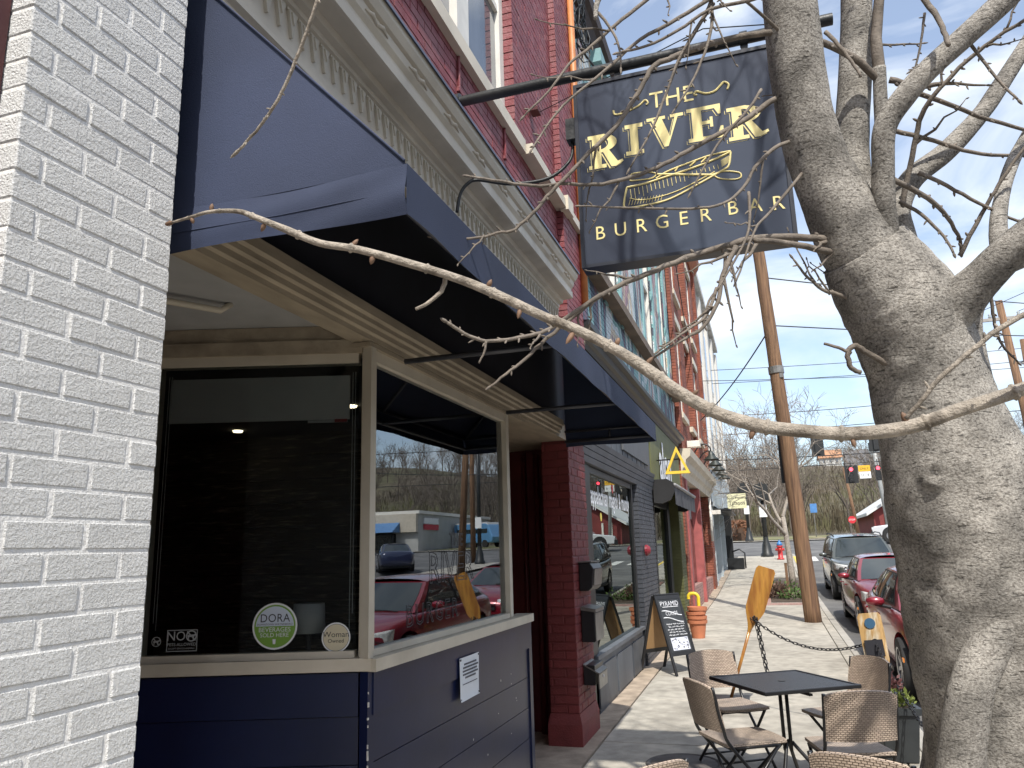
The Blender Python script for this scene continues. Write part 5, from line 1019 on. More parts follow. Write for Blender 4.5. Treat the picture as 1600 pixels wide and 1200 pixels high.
# white pickup side on at the junction
PK = thing('pickup_truck', 'white pickup truck crossing by the red barn', 'truck', (0, 0, 0), 0)
def pk(mb, nm, m, **k): return part(nm, mb, m, PK, world=False, **k)
prof = [(-2.7, .45), (-2.72, .75), (-2.65, .98), (-1.35, 1.12), (-.75, 1.72), (-.55, 1.80), (.85, 1.80), (1.0, 1.72), (1.12, 1.16), (2.75, 1.14), (2.78, .55), (2.6, .45)]
bevel(pk(MB().prism([(x, -.92, z) for x, z in prof], (0, 1.84, 0)), 'body', m_whitecar), .06, 3)
pk(MB().box(-2.78, -2.6, -.9, .9, .42, .72), 'bumper', m_trim); pk(MB().box(-2.735, -2.64, -.88, -.55, .80, .95), 'headlight', m_hl); pk(MB().poly([(-1.15, -.935, 1.18), (-.68, -.935, 1.66), (.0, -.935, 1.70), (.0, -.935, 1.18)]).poly([(.1, -.935, 1.18), (.1, -.935, 1.70), (.8, -.935, 1.70), (.95, -.935, 1.18)]), 'side_window', m_cgl)
for xw in (-1.75, 1.75):
    pk(MB().cyl((xw, -.93, .48), (xw, .93, .48), .47, 28), 'wheel_arch', m_trim)
    for s_ in (-1, 1):
        wh = pk(MB().cyl((xw, s_*.72, .42), (xw, s_*.95, .42), .41, 28), 'wheel', m_tyre); pt = part('rim', MB().cyl((xw, s_*.95, .42), (xw, s_*.965, .42), .25, 20), m_rim, wh, world=False)
PK.location = (8.55, 50.5, gz(50.5)-.09); PK.rotation_euler = (0, 0, RAD(-6))
VN = thing('camper_van', 'small pale blue and white van parked by the grey building', 'van', (0, 0, 0), 0); bevel(part('body', MB().prism([(x, -.95, z) for x, z in [(-2.2, .4), (-2.3, .9), (-2.1, 1.3), (-1.8, 2.0), (-1.5, 2.15), (2.1, 2.15), (2.3, 1.9), (2.3, .4)]], (0, 1.9, 0)), paint('van_blue', (.12, .30, .52)), VN, world=False), .12, 3); part('roof', MB().box(-1.75, 2.15, -.93, .93, 1.65, 2.2), m_whitecar, VN, world=False); part('window', MB().box(-1.7, 1.9, -.965, .965, 1.25, 1.62), m_cgl, VN, world=False)
for xw in (-1.4, 1.4):
    for s_ in (-1, 1): part('wheel', MB().cyl((xw, s_*.75, .33), (xw, s_*.97, .33), .33, 20), m_tyre, VN, world=False)
VN.location = (21.4, 66.5, gz(66)); VN.rotation_euler = (0, 0, RAD(20))
# ================================================================ bare trees
def bare_tree(seed, h=6., r0=.10, levels=5, spread=.55, up=.25, sides=5, first=.28, bias=(0, 0), twig=.004, rmin=.0):
    rng = random.Random(seed); tr_ = MB(); cr_ = MB()
    def grow(p, d, ln, r, lev):
        n = 4 if lev < 2 else (3 if rmin == .0065 else (2 if lev == 2 else 1)); pts = [p]; q = p
        for i in range(n):
            jt = .02 if lev == 0 else .10; d = (d + Vector((rng.gauss(0, jt), rng.gauss(0, jt), rng.gauss(0, .06)+up*.12))).normalized(); q = q+d*ln/n; pts.append(q)
        r1 = r*.62; (tr_ if lev == 0 else cr_).tube(pts, [lerp(r, r1, i/n) for i in range(n+1)], sides if lev < 3 else 3, lev == 0)
        if lev >= levels or r1 < twig: return
        k = (3 if rmin == .0065 else rng.choice((2, 3, 3))) if lev else rng.choice((4, 5, 6))
        for j in range(k):
            a = rng.uniform(0, 2*pi); o = d.orthogonal().normalized(); o = Matrix.Rotation(a, 3, d) @ o
            nd = (d*(1-spread*.5)+o*spread*rng.uniform(.6, 1.25)+Vector((bias[0], bias[1], up))*.5).normalized()
            grow(pts[-1] if j < 2 else pts[-2], nd, ln*rng.uniform(.58, .86), max(rmin, r1*rng.uniform(.66, .95)), lev+1)
    grow(Vector((0, 0, -.1)), Vector((0, 0, 1)), h*first, r0, 0)
    return tr_, cr_
m_bk2 = mat('pale_bark', (.30, .265, .225), .85, .3, 20, .6, 60); m_wood = mat('woods_bark', (.13, .108, .088), .9, .35, .05)
T2 = thing('street_tree', 'small bare grey street tree in the paver edged bed', 'tree', (.57, 25.8, gz(25.8)))
a_, b_ = bare_tree(12, 5.6, .11, 6, .72, .22, 7, .40, (-.22, 0), .004, .0065); part('trunk', a_, m_bk2, T2, True, world=False); part('crown', b_, m_bk2, T2, True, world=False)
bs = thing('shrub', 'low brown bare shrub in the planting bed', 'shrub', (.05, 22.6, gz(22.6))); part('foliage', leafball(0, 0, 0, .38, 420, .10, 1.2), mat('shrub_brown', (.14, .085, .06), .8, .4, 10), bs, world=False)
gc = part('ground_cover', leafball(.5, 22.3, gz(22.3), .42, 260, .08, .25).merge(leafball(.2, 24.2, gz(24.2), .5, 260, .09, .25)), mat('ground_cover_green', (.07, .12, .03), .8, .4, 9)); gc['kind'] = 'stuff'; gc['label'] = 'low green ground cover in the planting bed'
stk = thing('stake', 'short wooden stake beside the small street tree', 'stake', (.40, 25.3, gz(25.3))); part('post', MB().box(.36, .44, 25.26, 25.34, gz(25.3), gz(25.3)+.75), m_pole, stk); part('cap', MB().box(.35, .45, 25.25, 25.35, gz(25.3)+.751, gz(25.3)+.77), m_pole, stk)
# wooded hillside: one mass
vars_ = []
for s_ in range(5):
    a_, b_ = bare_tree(40+s_, 13.5, .17, 5, .55, .35, 4, .25, (0, 0), .010, .02); a_.merge(b_); vars_.append(a_)
wd = MB(); rng = random.Random(5)
for i in range(760):
    if i < 120: an = RAD(rng.uniform(-14, 26)); rr = rng.uniform(62, 150)
    elif i < 700: an = RAD(rng.uniform(-22, 78)); rr = rng.uniform(85, 290)
    else: an = RAD(rng.uniform(92, 330)); rr = rng.uniform(90, 200)  # unseen trees behind the viewpoint, added for the entrance pane's reflection
    x, y = rr*sin(an), 30+rr*cos(an)
    if 56 < y < 76 and 0 < x < 42: continue
    if 100 < y < 262 and .045 < x/y < .125: continue
    v = rng.choice(vars_); sc = rng.uniform(.75, 1.25); ca, sa = cos(i), sin(i); z0 = gz(y)-.25+hill(x, y); k = len(wd.v)
    wd.v += [(x+(px*ca-py*sa)*sc, y+(px*sa+py*ca)*sc, z0+pz*sc*1.05) for px, py, pz in v.v]; wd.f += [tuple(q+k for q in f) for f in v.f]
me = bpy.data.meshes.new('woods'); me.from_pydata(wd.v, [], wd.f); me.materials.append(m_wood); wo = link('woods', me, None, None, 'stuff', 'grey brown leafless woods on the far hillside')
# brush on the slope, budding haze of twigs
mb = MB()
for i in range(15000):
    an = RAD(rng.uniform(-25, 80)); rr = rng.uniform(70, 190); x, y = rr*sin(an), 30+rr*cos(an)
    if 56 < y < 76 and 0 < x < 42: continue
    z0 = gz(y)-.25+hill(x, y); h = rng.uniform(.8, 3.6); w_ = rng.uniform(.15, .55); a = rng.uniform(0, 6.3)
    for q in range(3): b = a+q*2.1; mb.poly([(x, y, z0), (x+w_*cos(b), y+w_*sin(b), z0+h*rng.uniform(.5, 1)), (x+w_*.7*cos(b+.25), y+w_*.7*sin(b+.25), z0+h*rng.uniform(.5, 1))])
br = part('brush', mb, mat('brush_olive', (.085, .068, .040), .95, .5, .08, c2=(.105, .11, .045), c2scale=.03, c2lo=.5, c2hi=.62)); br['kind'] = 'stuff'; br['label'] = 'olive brown undergrowth covering the far slope'
# ================================================================ hydrant, lamp posts, signals, signs
HY = thing('fire_hydrant', 'red fire hydrant with a blue cap at the street corner', 'hydrant', (.42, 38.2, gz(38.2))); m_hr = mat('hydrant_red', (.45, .03, .03), .4, .15); m_hb = mat('hydrant_blue', (.05, .18, .42), .4, .1)
part('barrel', MB().lathe([(.16, 0), (.16, .05), (.11, .07), (.11, .55), (.14, .57), (.14, .62)], (0, 0, 0), 16), m_hr, HY, True, world=False); part('bonnet', MB().lathe([(.13, .62), (.12, .72), (.06, .80), (.03, .82), (.03, .88)], (0, 0, 0), 16), m_hb, HY, True, world=False); part('nozzle', MB().cyl((-.2, 0, .45), (.2, 0, .45), .06, 10).cyl((0, -.2, .45), (0, 0, .45), .07, 10), m_hr, HY, True, world=False)
m_lp = mat('lamp_post_black', (.018, .02, .02), .45, .15)
def lamppost(label, x, y, h, head):
    r = thing('lamp_post', label, 'lamp post', (x, y, gz(y)), 0, None)
    part('base', MB().lathe([(.30, 0), (.30, .12), (.24, .2), (.20, .55), (.13, .75), (.12, .95)], (0, 0, 0), 14), m_lp, r, True, 40, world=False); part('post', MB().lathe([(.11, .9), (.09, h)], (0, 0, 0), 12), m_lp, r, True, world=False)
    part('notice', MB().box(-.18, .18, -.16, -.13, 1.9, 2.5), m_stw, r, world=False)
    if head == 'ped': part('signal_head', MB().box(-.32, .32, -.4, -.05, h-.9, h-.1).box(-.5, -.3, -.25, -.1, h-.7, h-.3), m_lp, r, world=False)
    else: part('arm', MB().tube(cr([(0, 0, h-.6), (1.2, -.6, h+.1), (2.6, -1.2, h+.3)]), .05, 6), m_lp, r, True, world=False); part('lantern', MB().lathe([(.03, .2), (.28, .0), (.30, -.05), (.1, -.1)], (2.6, -1.2, h+.3), 12), m_lp, r, True, world=False)
    return r
lamppost('black signal post at the street corner with a white notice', -.16, 40.4, 3.6, 'ped'); lamppost('black lamp post across the side street with a white notice', -1.35, 58.6, 4.2, 'ped'); lamppost('tall black street lamp across the main street', 11.6, 40.3, 7.5, 'arm')
WP = thing('utility_pole', 'brown utility pole across the main street beside the street lamp', 'utility pole', (12.4, 45, gz(41))); part('pole', MB().tube([(12.4, 41.4, .8), (12.4, 41.4, 11)], [.16, .12], 10), m_pole, WP, True); part('step', MB().box(12.2, 12.6, 41.3, 41.5, 9.8, 9.9), m_mst, WP)
m_sig = mat('signal_black', (.015, .016, .016), .5, .1); m_redl = mat('red_signal_light', (.8, .05, .06), .4, 0, em=(1, .06, .10), ems=3.); m_off = mat('unlit_lens', (.03, .03, .03), .3)
def signal(label, x, y, z, face, back=True):
    r = thing('traffic_light', label, 'traffic light', (x, y, z), 0, None)
    part('housing', MB().box(-.17, .17, -.12, .12, -.52, .52), m_sig, r, world=False)
    if back: part('backplate', MB().box(-.42, .42, .0, .03, -.62, .62), m_sig, r, world=False)
    for k, dz in enumerate((.33, 0, -.33)):
        part('lens', MB().cyl((0, -.14*face, dz), (0, -.12*face, dz), .125, 16), (m_redl if k == 0 and face > 0 else m_off), r, world=False); part('visor', MB().tube([(.14*cos(a), -.2*face, dz+.14*sin(a)) for a in [pi*j/8 for j in range(9)]], .02, 4), m_sig, r, world=False)
    part('hanger', MB().cyl((0, 0, .5), (0, 0, .95), .03, 6), m_sig, r, world=False); r.scale = (.82, .82, .82)
signal('red traffic light with wide backplate over the junction', 4.82, 48, 5.55, 1); signal('slim red traffic light next to the yellow lane sign', 6.23, 48, 5.55, 1, False); signal('dark traffic light facing away on the upper span wire', 3.15, 47.6, 7.2, -1); signal('dark traffic light facing away close to the trunk', 6.25, 47.6, 7.25, -1)
LS = thing('lane_sign', 'yellow and white lane sign between the red traffic lights', 'sign', (5.52, 48, 5.5)); part('yellow_plate', MB().box(5.21, 5.83, 47.97, 48.0, 5.68, 6.02), mat('sign_amber', (.75, .42, .03), .5), LS); part('white_plate', MB().box(5.24, 5.84, 47.97, 48.0, 5.28, 5.66), m_stw, LS); part('symbols', place2d(text_mb('ONLY', .17), (5.52, 47.965, 5.78), (1, 0, 0), (0, 0, 1)), m_stb, LS); part('symbols', place2d(text_mb('U - 8', .2), (5.54, 47.965, 5.40), (1, 0, 0), (0, 0, 1)), m_stb, LS)
SS = thing('stop_sign', 'red octagonal stop sign on a leaning wooden pole', 'sign', (5.95, 59.8, gz(60))); part('pole', MB().tube([(6.05, 59.9, gz(60)-.2), (5.55, 59.9, 7.0)], [.13, .10], 8), m_pole, SS, True); part('octagon', MB().prism([(5.68+.27*cos(pi/8+k*pi/4), 59.72, 3.3+.27*sin(pi/8+k*pi/4)) for k in range(8)], (0, .03, 0)), mat('stop_red', (.50, .02, .03), .5), SS); part('lettering', place2d(text_mb('STOP', .17), (5.68, 59.71, 3.24), (1, 0, 0), (0, 0, 1)), m_stw, SS)
MP = thing('metal_pole', 'grey metal pole standing by the red barn', 'pole', (8.7, 59.5, gz(59))); part('pole', MB().tube([(7.95, 59.5, gz(59)), (7.55, 59.5, 9.6)], .14, 10), mat('galvanised', (.30, .31, .30), .5, .15), MP, True); part('bracket', MB().box(7.3, 7.95, 59.3, 59.6, 8.0, 8.6), m_sig, MP)
BS = thing('parking_sign', 'small blue square sign across the junction', 'sign', (3.0, 66, gz(66))); part('post', MB().cyl((3.55, 66, gz(66)-.2), (3.55, 66, gz(66)+2.6), .04, 6), m_mst, BS); part('plate', MB().box(3.3, 3.8, 65.9, 65.95, gz(66)+1.9, gz(66)+2.6), mat('sign_blue', (.07, .20, .45), .5), BS)
HD = thing('hedge', 'rusty brown clipped hedge across the side street', 'hedge', (-3.2, 62, gz(62))); mb = MB()
for i in range(1600): x, y, z = rng.uniform(-6.5, -1.6), rng.uniform(61, 63), rng.uniform(0, 1.5); c = Vector((x, y, gz(62)+z-.1)); mb.poly([c, c+Vector((rng.uniform(-.2, .2), rng.uniform(-.2, .2), .22)), c+Vector((.2, 0, .05))])
part('foliage', mb, mat('hedge_rust', (.16, .075, .04), .9, .4, 3), HD); part('stems', MB().box(-6.4, -1.7, 61.1, 62.9, gz(62)-.3, gz(62)+.9), mat('hedge_core', (.07, .04, .025), .9), HD)
bnk = struct('verge', sheet(-60, 60, [60.2, 66, 73], .01), mat('verge_grass', (.13, .14, .05), .95, .35, .5, .3, 6, c2=(.24, .2, .12), c2scale=.3)); 
# ================================================================ far buildings
def gable(name, label, x0, x1, y0, y1, h, rh, mw_, mr_, axis='y', z0=None, wins=True):
    z = gz(y0)-.2+(hill((x0+x1)/2, y0) if z0 is None else 0); r = thing(name, label, 'building', ((x0+x1)/2, y0, z)); o_ = .5
    part('wall', MB().box(x0, x1, y0, y1, z-3, z+h), mw_, r)
    if axis == 'y': xm = (x0+x1)/2; part('gable', MB().prism([(x0, y0, z+h), (x1, y0, z+h), (xm, y0, z+h+rh)], (0, y1-y0, 0)), mw_, r); part('roof', MB().hexa([(x0-o_, y0-o_, z+h-.25), (xm, y0-o_, z+h+rh), (xm, y1+o_, z+h+rh), (x0-o_, y1+o_, z+h-.25)], [(x0-o_, y0-o_, z+h-.05), (xm, y0-o_, z+h+rh+.2), (xm, y1+o_, z+h+rh+.2), (x0-o_, y1+o_, z+h-.05)]).hexa([(xm, y0-o_, z+h+rh), (x1+o_, y0-o_, z+h-.25), (x1+o_, y1+o_, z+h-.25), (xm, y1+o_, z+h+rh)], [(xm, y0-o_, z+h+rh+.2), (x1+o_, y0-o_, z+h-.05), (x1+o_, y1+o_, z+h-.05), (xm, y1+o_, z+h+rh+.2)]), mr_, r)
    else: ym = (y0+y1)/2; part('gable', MB().prism([(x0, y0, z+h), (x0, y1, z+h), (x0, ym, z+h+rh)], (x1-x0, 0, 0)), mw_, r); part('roof', MB().hexa([(x0-o_, y0-o_, z+h-.25), (x1+o_, y0-o_, z+h-.25), (x1+o_, ym, z+h+rh), (x0-o_, ym, z+h+rh)], [(x0-o_, y0-o_, z+h-.05), (x1+o_, y0-o_, z+h-.05), (x1+o_, ym, z+h+rh+.2), (x0-o_, ym, z+h+rh+.2)]).hexa([(x0-o_, ym, z+h+rh), (x1+o_, ym, z+h+rh), (x1+o_, y1+o_, z+h-.25), (x0-o_, y1+o_, z+h-.25)], [(x0-o_, ym, z+h+rh+.2), (x1+o_, ym, z+h+rh+.2), (x1+o_, y1+o_, z+h-.05), (x0-o_, y1+o_, z+h-.05)]), mr_, r)
    if wins:
        for i in range(3): xx = x0+(x1-x0)*(.18+.3*i); w_ = part('window', MB().box(xx-.45, xx+.45, y0-.05, y0+.02, z+h*.35, z+h*.35+1.3), m_wwp, r); part('pane', MB().box(xx-.37, xx+.37, y0-.07, y0-.052, z+h*.35+.08, z+h*.35+1.22), m_uglass, w_)
    return r
m_barn = mat('barn_red', (.17, .03, .028), .7, .2, 1.5); m_wroof = mat('white_metal_roof', (.62, .62, .60), .5, .1); m_oroof = mat('orange_shingles', (.38, .20, .11), .8, .2, 1); m_groof = mat('grey_shingles', (.13, .13, .135), .8, .2, 1); m_hw_ = mat('house_white', (.5, .5, .48), .7, .1)
bn = gable('barn', 'low red barn with a white metal roof across the junction', 7.2, 15.0, 60.6, 72, 1.9, 2.4, m_barn, m_wroof, 'y', 0, False); [part('door_strip', MB().box(xx, xx+.15, 60.5, 60.59, gz(60)+.3, gz(60)+1.7), m_wwp, bn) for xx in (7.9, 8.6)]
gable('house', 'small hillside house with an orange shingle roof', 17, 23, 252, 258, 2.6, 2.4, m_hw_, m_oroof, 'x'); gable('house', 'grey roofed house beside the orange roofed one on the hill', 25, 31, 256, 262, 2.8, 2.4, mat('house_grey', (.2, .2, .2), .7), m_groof, 'x'); gable('house', 'white cottage low on the wooded slope', 20, 27, 205, 211, 2.8, 2.2, m_hw_, m_groof, 'x')
# grey flat roofed building across the street
GB = thing('flat_building', 'long grey flat roofed building across the street with a blue awning', 'building', (30, 66, gz(60))); m_gw = mat('grey_block', (.38, .38, .36), .8, .1, 1)
part('wall', MB().box(24, 40, 59, 76, 1.5, 5.1), m_gw, GB); part('roof_edge', MB().box(23.8, 40.2, 58.8, 76.2, 5.1, 5.35), m_wwp, GB); part('cream_front', MB().box(24.02, 40, 58.6, 59, 3.6, 5.09), mat('cream_block', (.50, .45, .36), .8, .1), GB); part('blue_awning', MB().prism([(25.5, 58.6, 4.4), (25.5, 57.2, 3.6), (25.5, 58.6, 3.6)], (10, 0, 0)), mat('blue_canvas', (.10, .22, .42), .7), GB)
w_ = part('window', MB().box(26, 35, 58.5, 58.95, 2.2, 3.5), m_trim, GB); part('pane', MB().box(26.2, 34.8, 58.45, 58.49, 2.3, 3.4), m_cgl, w_); part('wall_sign', MB().box(23.9, 23.98, 60, 63, 4.3, 4.8), m_stw, GB); part('wall_sign', MB().box(23.9, 23.98, 60, 63, 3.8, 4.25), m_stop if False else mat('sign_red', (.5, .04, .05), .5), GB); part('utility_cabinet', MB().box(23.2, 23.95, 66, 69, 1.5, 3.6), mat('cabinet_grey', (.4, .4, .4), .5), GB)
# unseen brick block behind the viewpoint, added to cut the entrance pane's reflection
OB = thing('added_brick_block', 'added brown brick block behind the viewpoint, cutting the entrance pane reflection', 'building', (18, -22, 0)); part('wall', MB().box(12.9, 26, -52, 2, -1, 8.4), mat('brown_brick', (.16, .085, .06), .8, .3, 3), OB); part('parapet', MB().box(12.7, 26.2, -52.2, 2.2, 8.4, 8.8), m_cream, OB)
for i in range(8):
    for z in (1.2, 4.8): y = -48+i*6.2; w_ = part('window', MB().box(12.84, 12.9, y, y+2.2, z, z+2.2), m_wwp, OB); part('pane', MB().box(12.82, 12.839, y+.1, y+2.1, z+.1, z+2.1), m_cgl, w_)
# ================================================================ street tree by the kerb (world space polylines: x, y, z, radius)
KN = [(0.578,3.123,1.980),(0.496,3.050,2.370),(0.481,3.133,1.615)]
STEMS = [
('trunk',[(0.905,3.844,0.330,0.4895),(0.890,3.789,0.551,0.4271),(0.861,3.734,0.747,0.3669),(0.842,3.688,0.919,0.3385),(0.825,3.638,1.116,0.3114),(0.803,3.574,1.361,0.3177),(0.789,3.513,1.606,0.3170),(0.750,3.444,1.852,0.2913),(0.710,3.391,2.025,0.2684),(0.666,3.332,2.222,0.2274),(0.635,3.283,2.394,0.2115),(0.602,3.238,2.542,0.2173),(0.561,3.196,2.666,0.2164),(0.506,3.156,2.765,0.1979),(0.452,3.115,2.865,0.1676)]),
('limb',[(0.526,3.173,2.716,0.1570),(0.433,3.091,2.885,0.1492),(0.365,3.017,3.052,0.1248),(0.314,2.955,3.194,0.1112),(0.282,2.894,3.357,0.1040),(0.269,2.834,3.542,0.1032),(0.263,2.776,3.726,0.1001),(0.264,2.721,3.907,0.0946),(0.281,2.639,4.229,0.0862)]),
('limb',[(0.529,3.207,2.807,0.1369),(0.476,3.164,2.989,0.0970),(0.449,3.134,3.146,0.0791),(0.463,3.112,3.329,0.0699),(0.496,3.090,3.538,0.0650),(0.525,3.066,3.749,0.0625),(0.557,3.031,4.013,0.0599),(0.614,2.992,4.330,0.0546)]),
('limb',[(0.545,3.146,2.627,0.1098),(0.535,3.071,2.809,0.0479),(0.527,3.003,2.965,0.0431),(0.533,2.940,3.117,0.0405),(0.548,2.886,3.242,0.0420),(0.613,2.857,3.328,0.0411),(0.704,2.838,3.412,0.0400),(0.840,2.828,3.515,0.0406),(0.973,2.818,3.615,0.0410),(1.127,2.808,3.745,0.0393)]),
('limb',[(0.565,3.079,3.180,0.0312),(0.570,3.036,3.376,0.0266),(0.580,2.997,3.559,0.0243)]),
('limb',[(0.638,3.272,2.679,0.1348),(0.618,3.249,2.917,0.0594),(0.618,3.255,3.059,0.0508),(0.695,3.285,3.200,0.0463),(0.853,3.345,3.329,0.0412),(1.018,3.397,3.500,0.0362),(1.148,3.437,3.676,0.0337),(1.266,3.475,3.842,0.0313)]),
('limb',[(0.629,3.196,2.528,0.1734),(0.737,3.139,2.600,0.0935),(0.817,3.074,2.668,0.0719),(0.904,3.009,2.742,0.0631),(1.028,2.956,2.822,0.0581),(1.175,2.914,2.884,0.0513)]),
('limb',[(0.955,3.640,1.851,0.0868),(0.913,3.579,2.056,0.0790),(0.871,3.518,2.261,0.0665),(0.853,3.466,2.465,0.0557),(0.853,3.430,2.618,0.0491),(0.917,3.422,2.743,0.0376),(1.011,3.435,2.817,0.0306),(1.139,3.466,2.864,0.0278)]),
('limb',[(0.915,3.078,2.742,0.0470),(0.927,3.146,2.880,0.0324),(0.979,3.224,3.036,0.0271),(1.057,3.309,3.199,0.0255),(1.148,3.402,3.343,0.0239),(1.301,3.495,3.570,0.0219)]),
('limb',[(0.975,3.316,1.792,0.0953),(0.866,3.311,1.612,0.0769),(0.757,3.306,1.435,0.0775),(0.648,3.306,1.236,0.0740),(0.593,3.323,1.036,0.0775),(0.559,3.352,0.815,0.0958),(0.514,3.377,0.596,0.1137)]),
('near',[(0.466,1.167,2.006,0.0125),(0.407,1.176,1.971,0.0110),(0.346,1.182,1.946,0.0098),(0.266,1.181,1.924,0.0100),(0.200,1.185,1.905,0.0099),(0.125,1.182,1.901,0.0100),(0.048,1.175,1.911,0.0101),(-0.004,1.176,1.923,0.0104),(-0.057,1.174,1.945,0.0100),(-0.111,1.168,1.981,0.0099),(-0.152,1.167,2.017,0.0101),(-0.203,1.161,2.057,0.0092),(-0.262,1.154,2.094,0.0085),(-0.313,1.152,2.121,0.0083),(-0.384,1.139,2.162,0.0080),(-0.448,1.131,2.196,0.0076),(-0.535,1.115,2.232,0.0073),(-0.624,1.099,2.265,0.0073),(-0.695,1.092,2.285,0.0069),(-0.756,1.085,2.316,0.0073),(-0.819,1.077,2.348,0.0056),(-0.860,1.080,2.368,0.0048),(-0.919,1.079,2.377,0.0035),(-0.966,1.084,2.377,0.0031),(-1.014,1.089,2.376,0.0022)]),
('limb',[(1.032,2.967,2.826,0.0737),(1.379,2.835,2.810,0.0633),(1.437,2.428,2.557,0.0500),(1.100,1.806,2.215,0.0338),(0.701,1.361,2.050,0.0233),(0.466,1.167,2.006,0.0158)]),
('limb',[(0.267,2.712,3.984,0.0535),(0.137,2.499,3.936,0.0275),(-0.040,2.335,3.795,0.0197),(-0.224,2.201,3.651,0.0147),(-0.353,2.169,3.517,0.0104),(-0.377,2.161,3.423,0.0062)]),
('limb',[(0.281,2.639,4.229,0.0580),(0.065,2.156,4.157,0.0271),(-0.281,1.530,3.590,0.0158),(-0.492,1.141,3.112,0.0100),(-0.595,1.029,2.895,0.0069),(-0.634,1.013,2.773,0.0045)]),
]
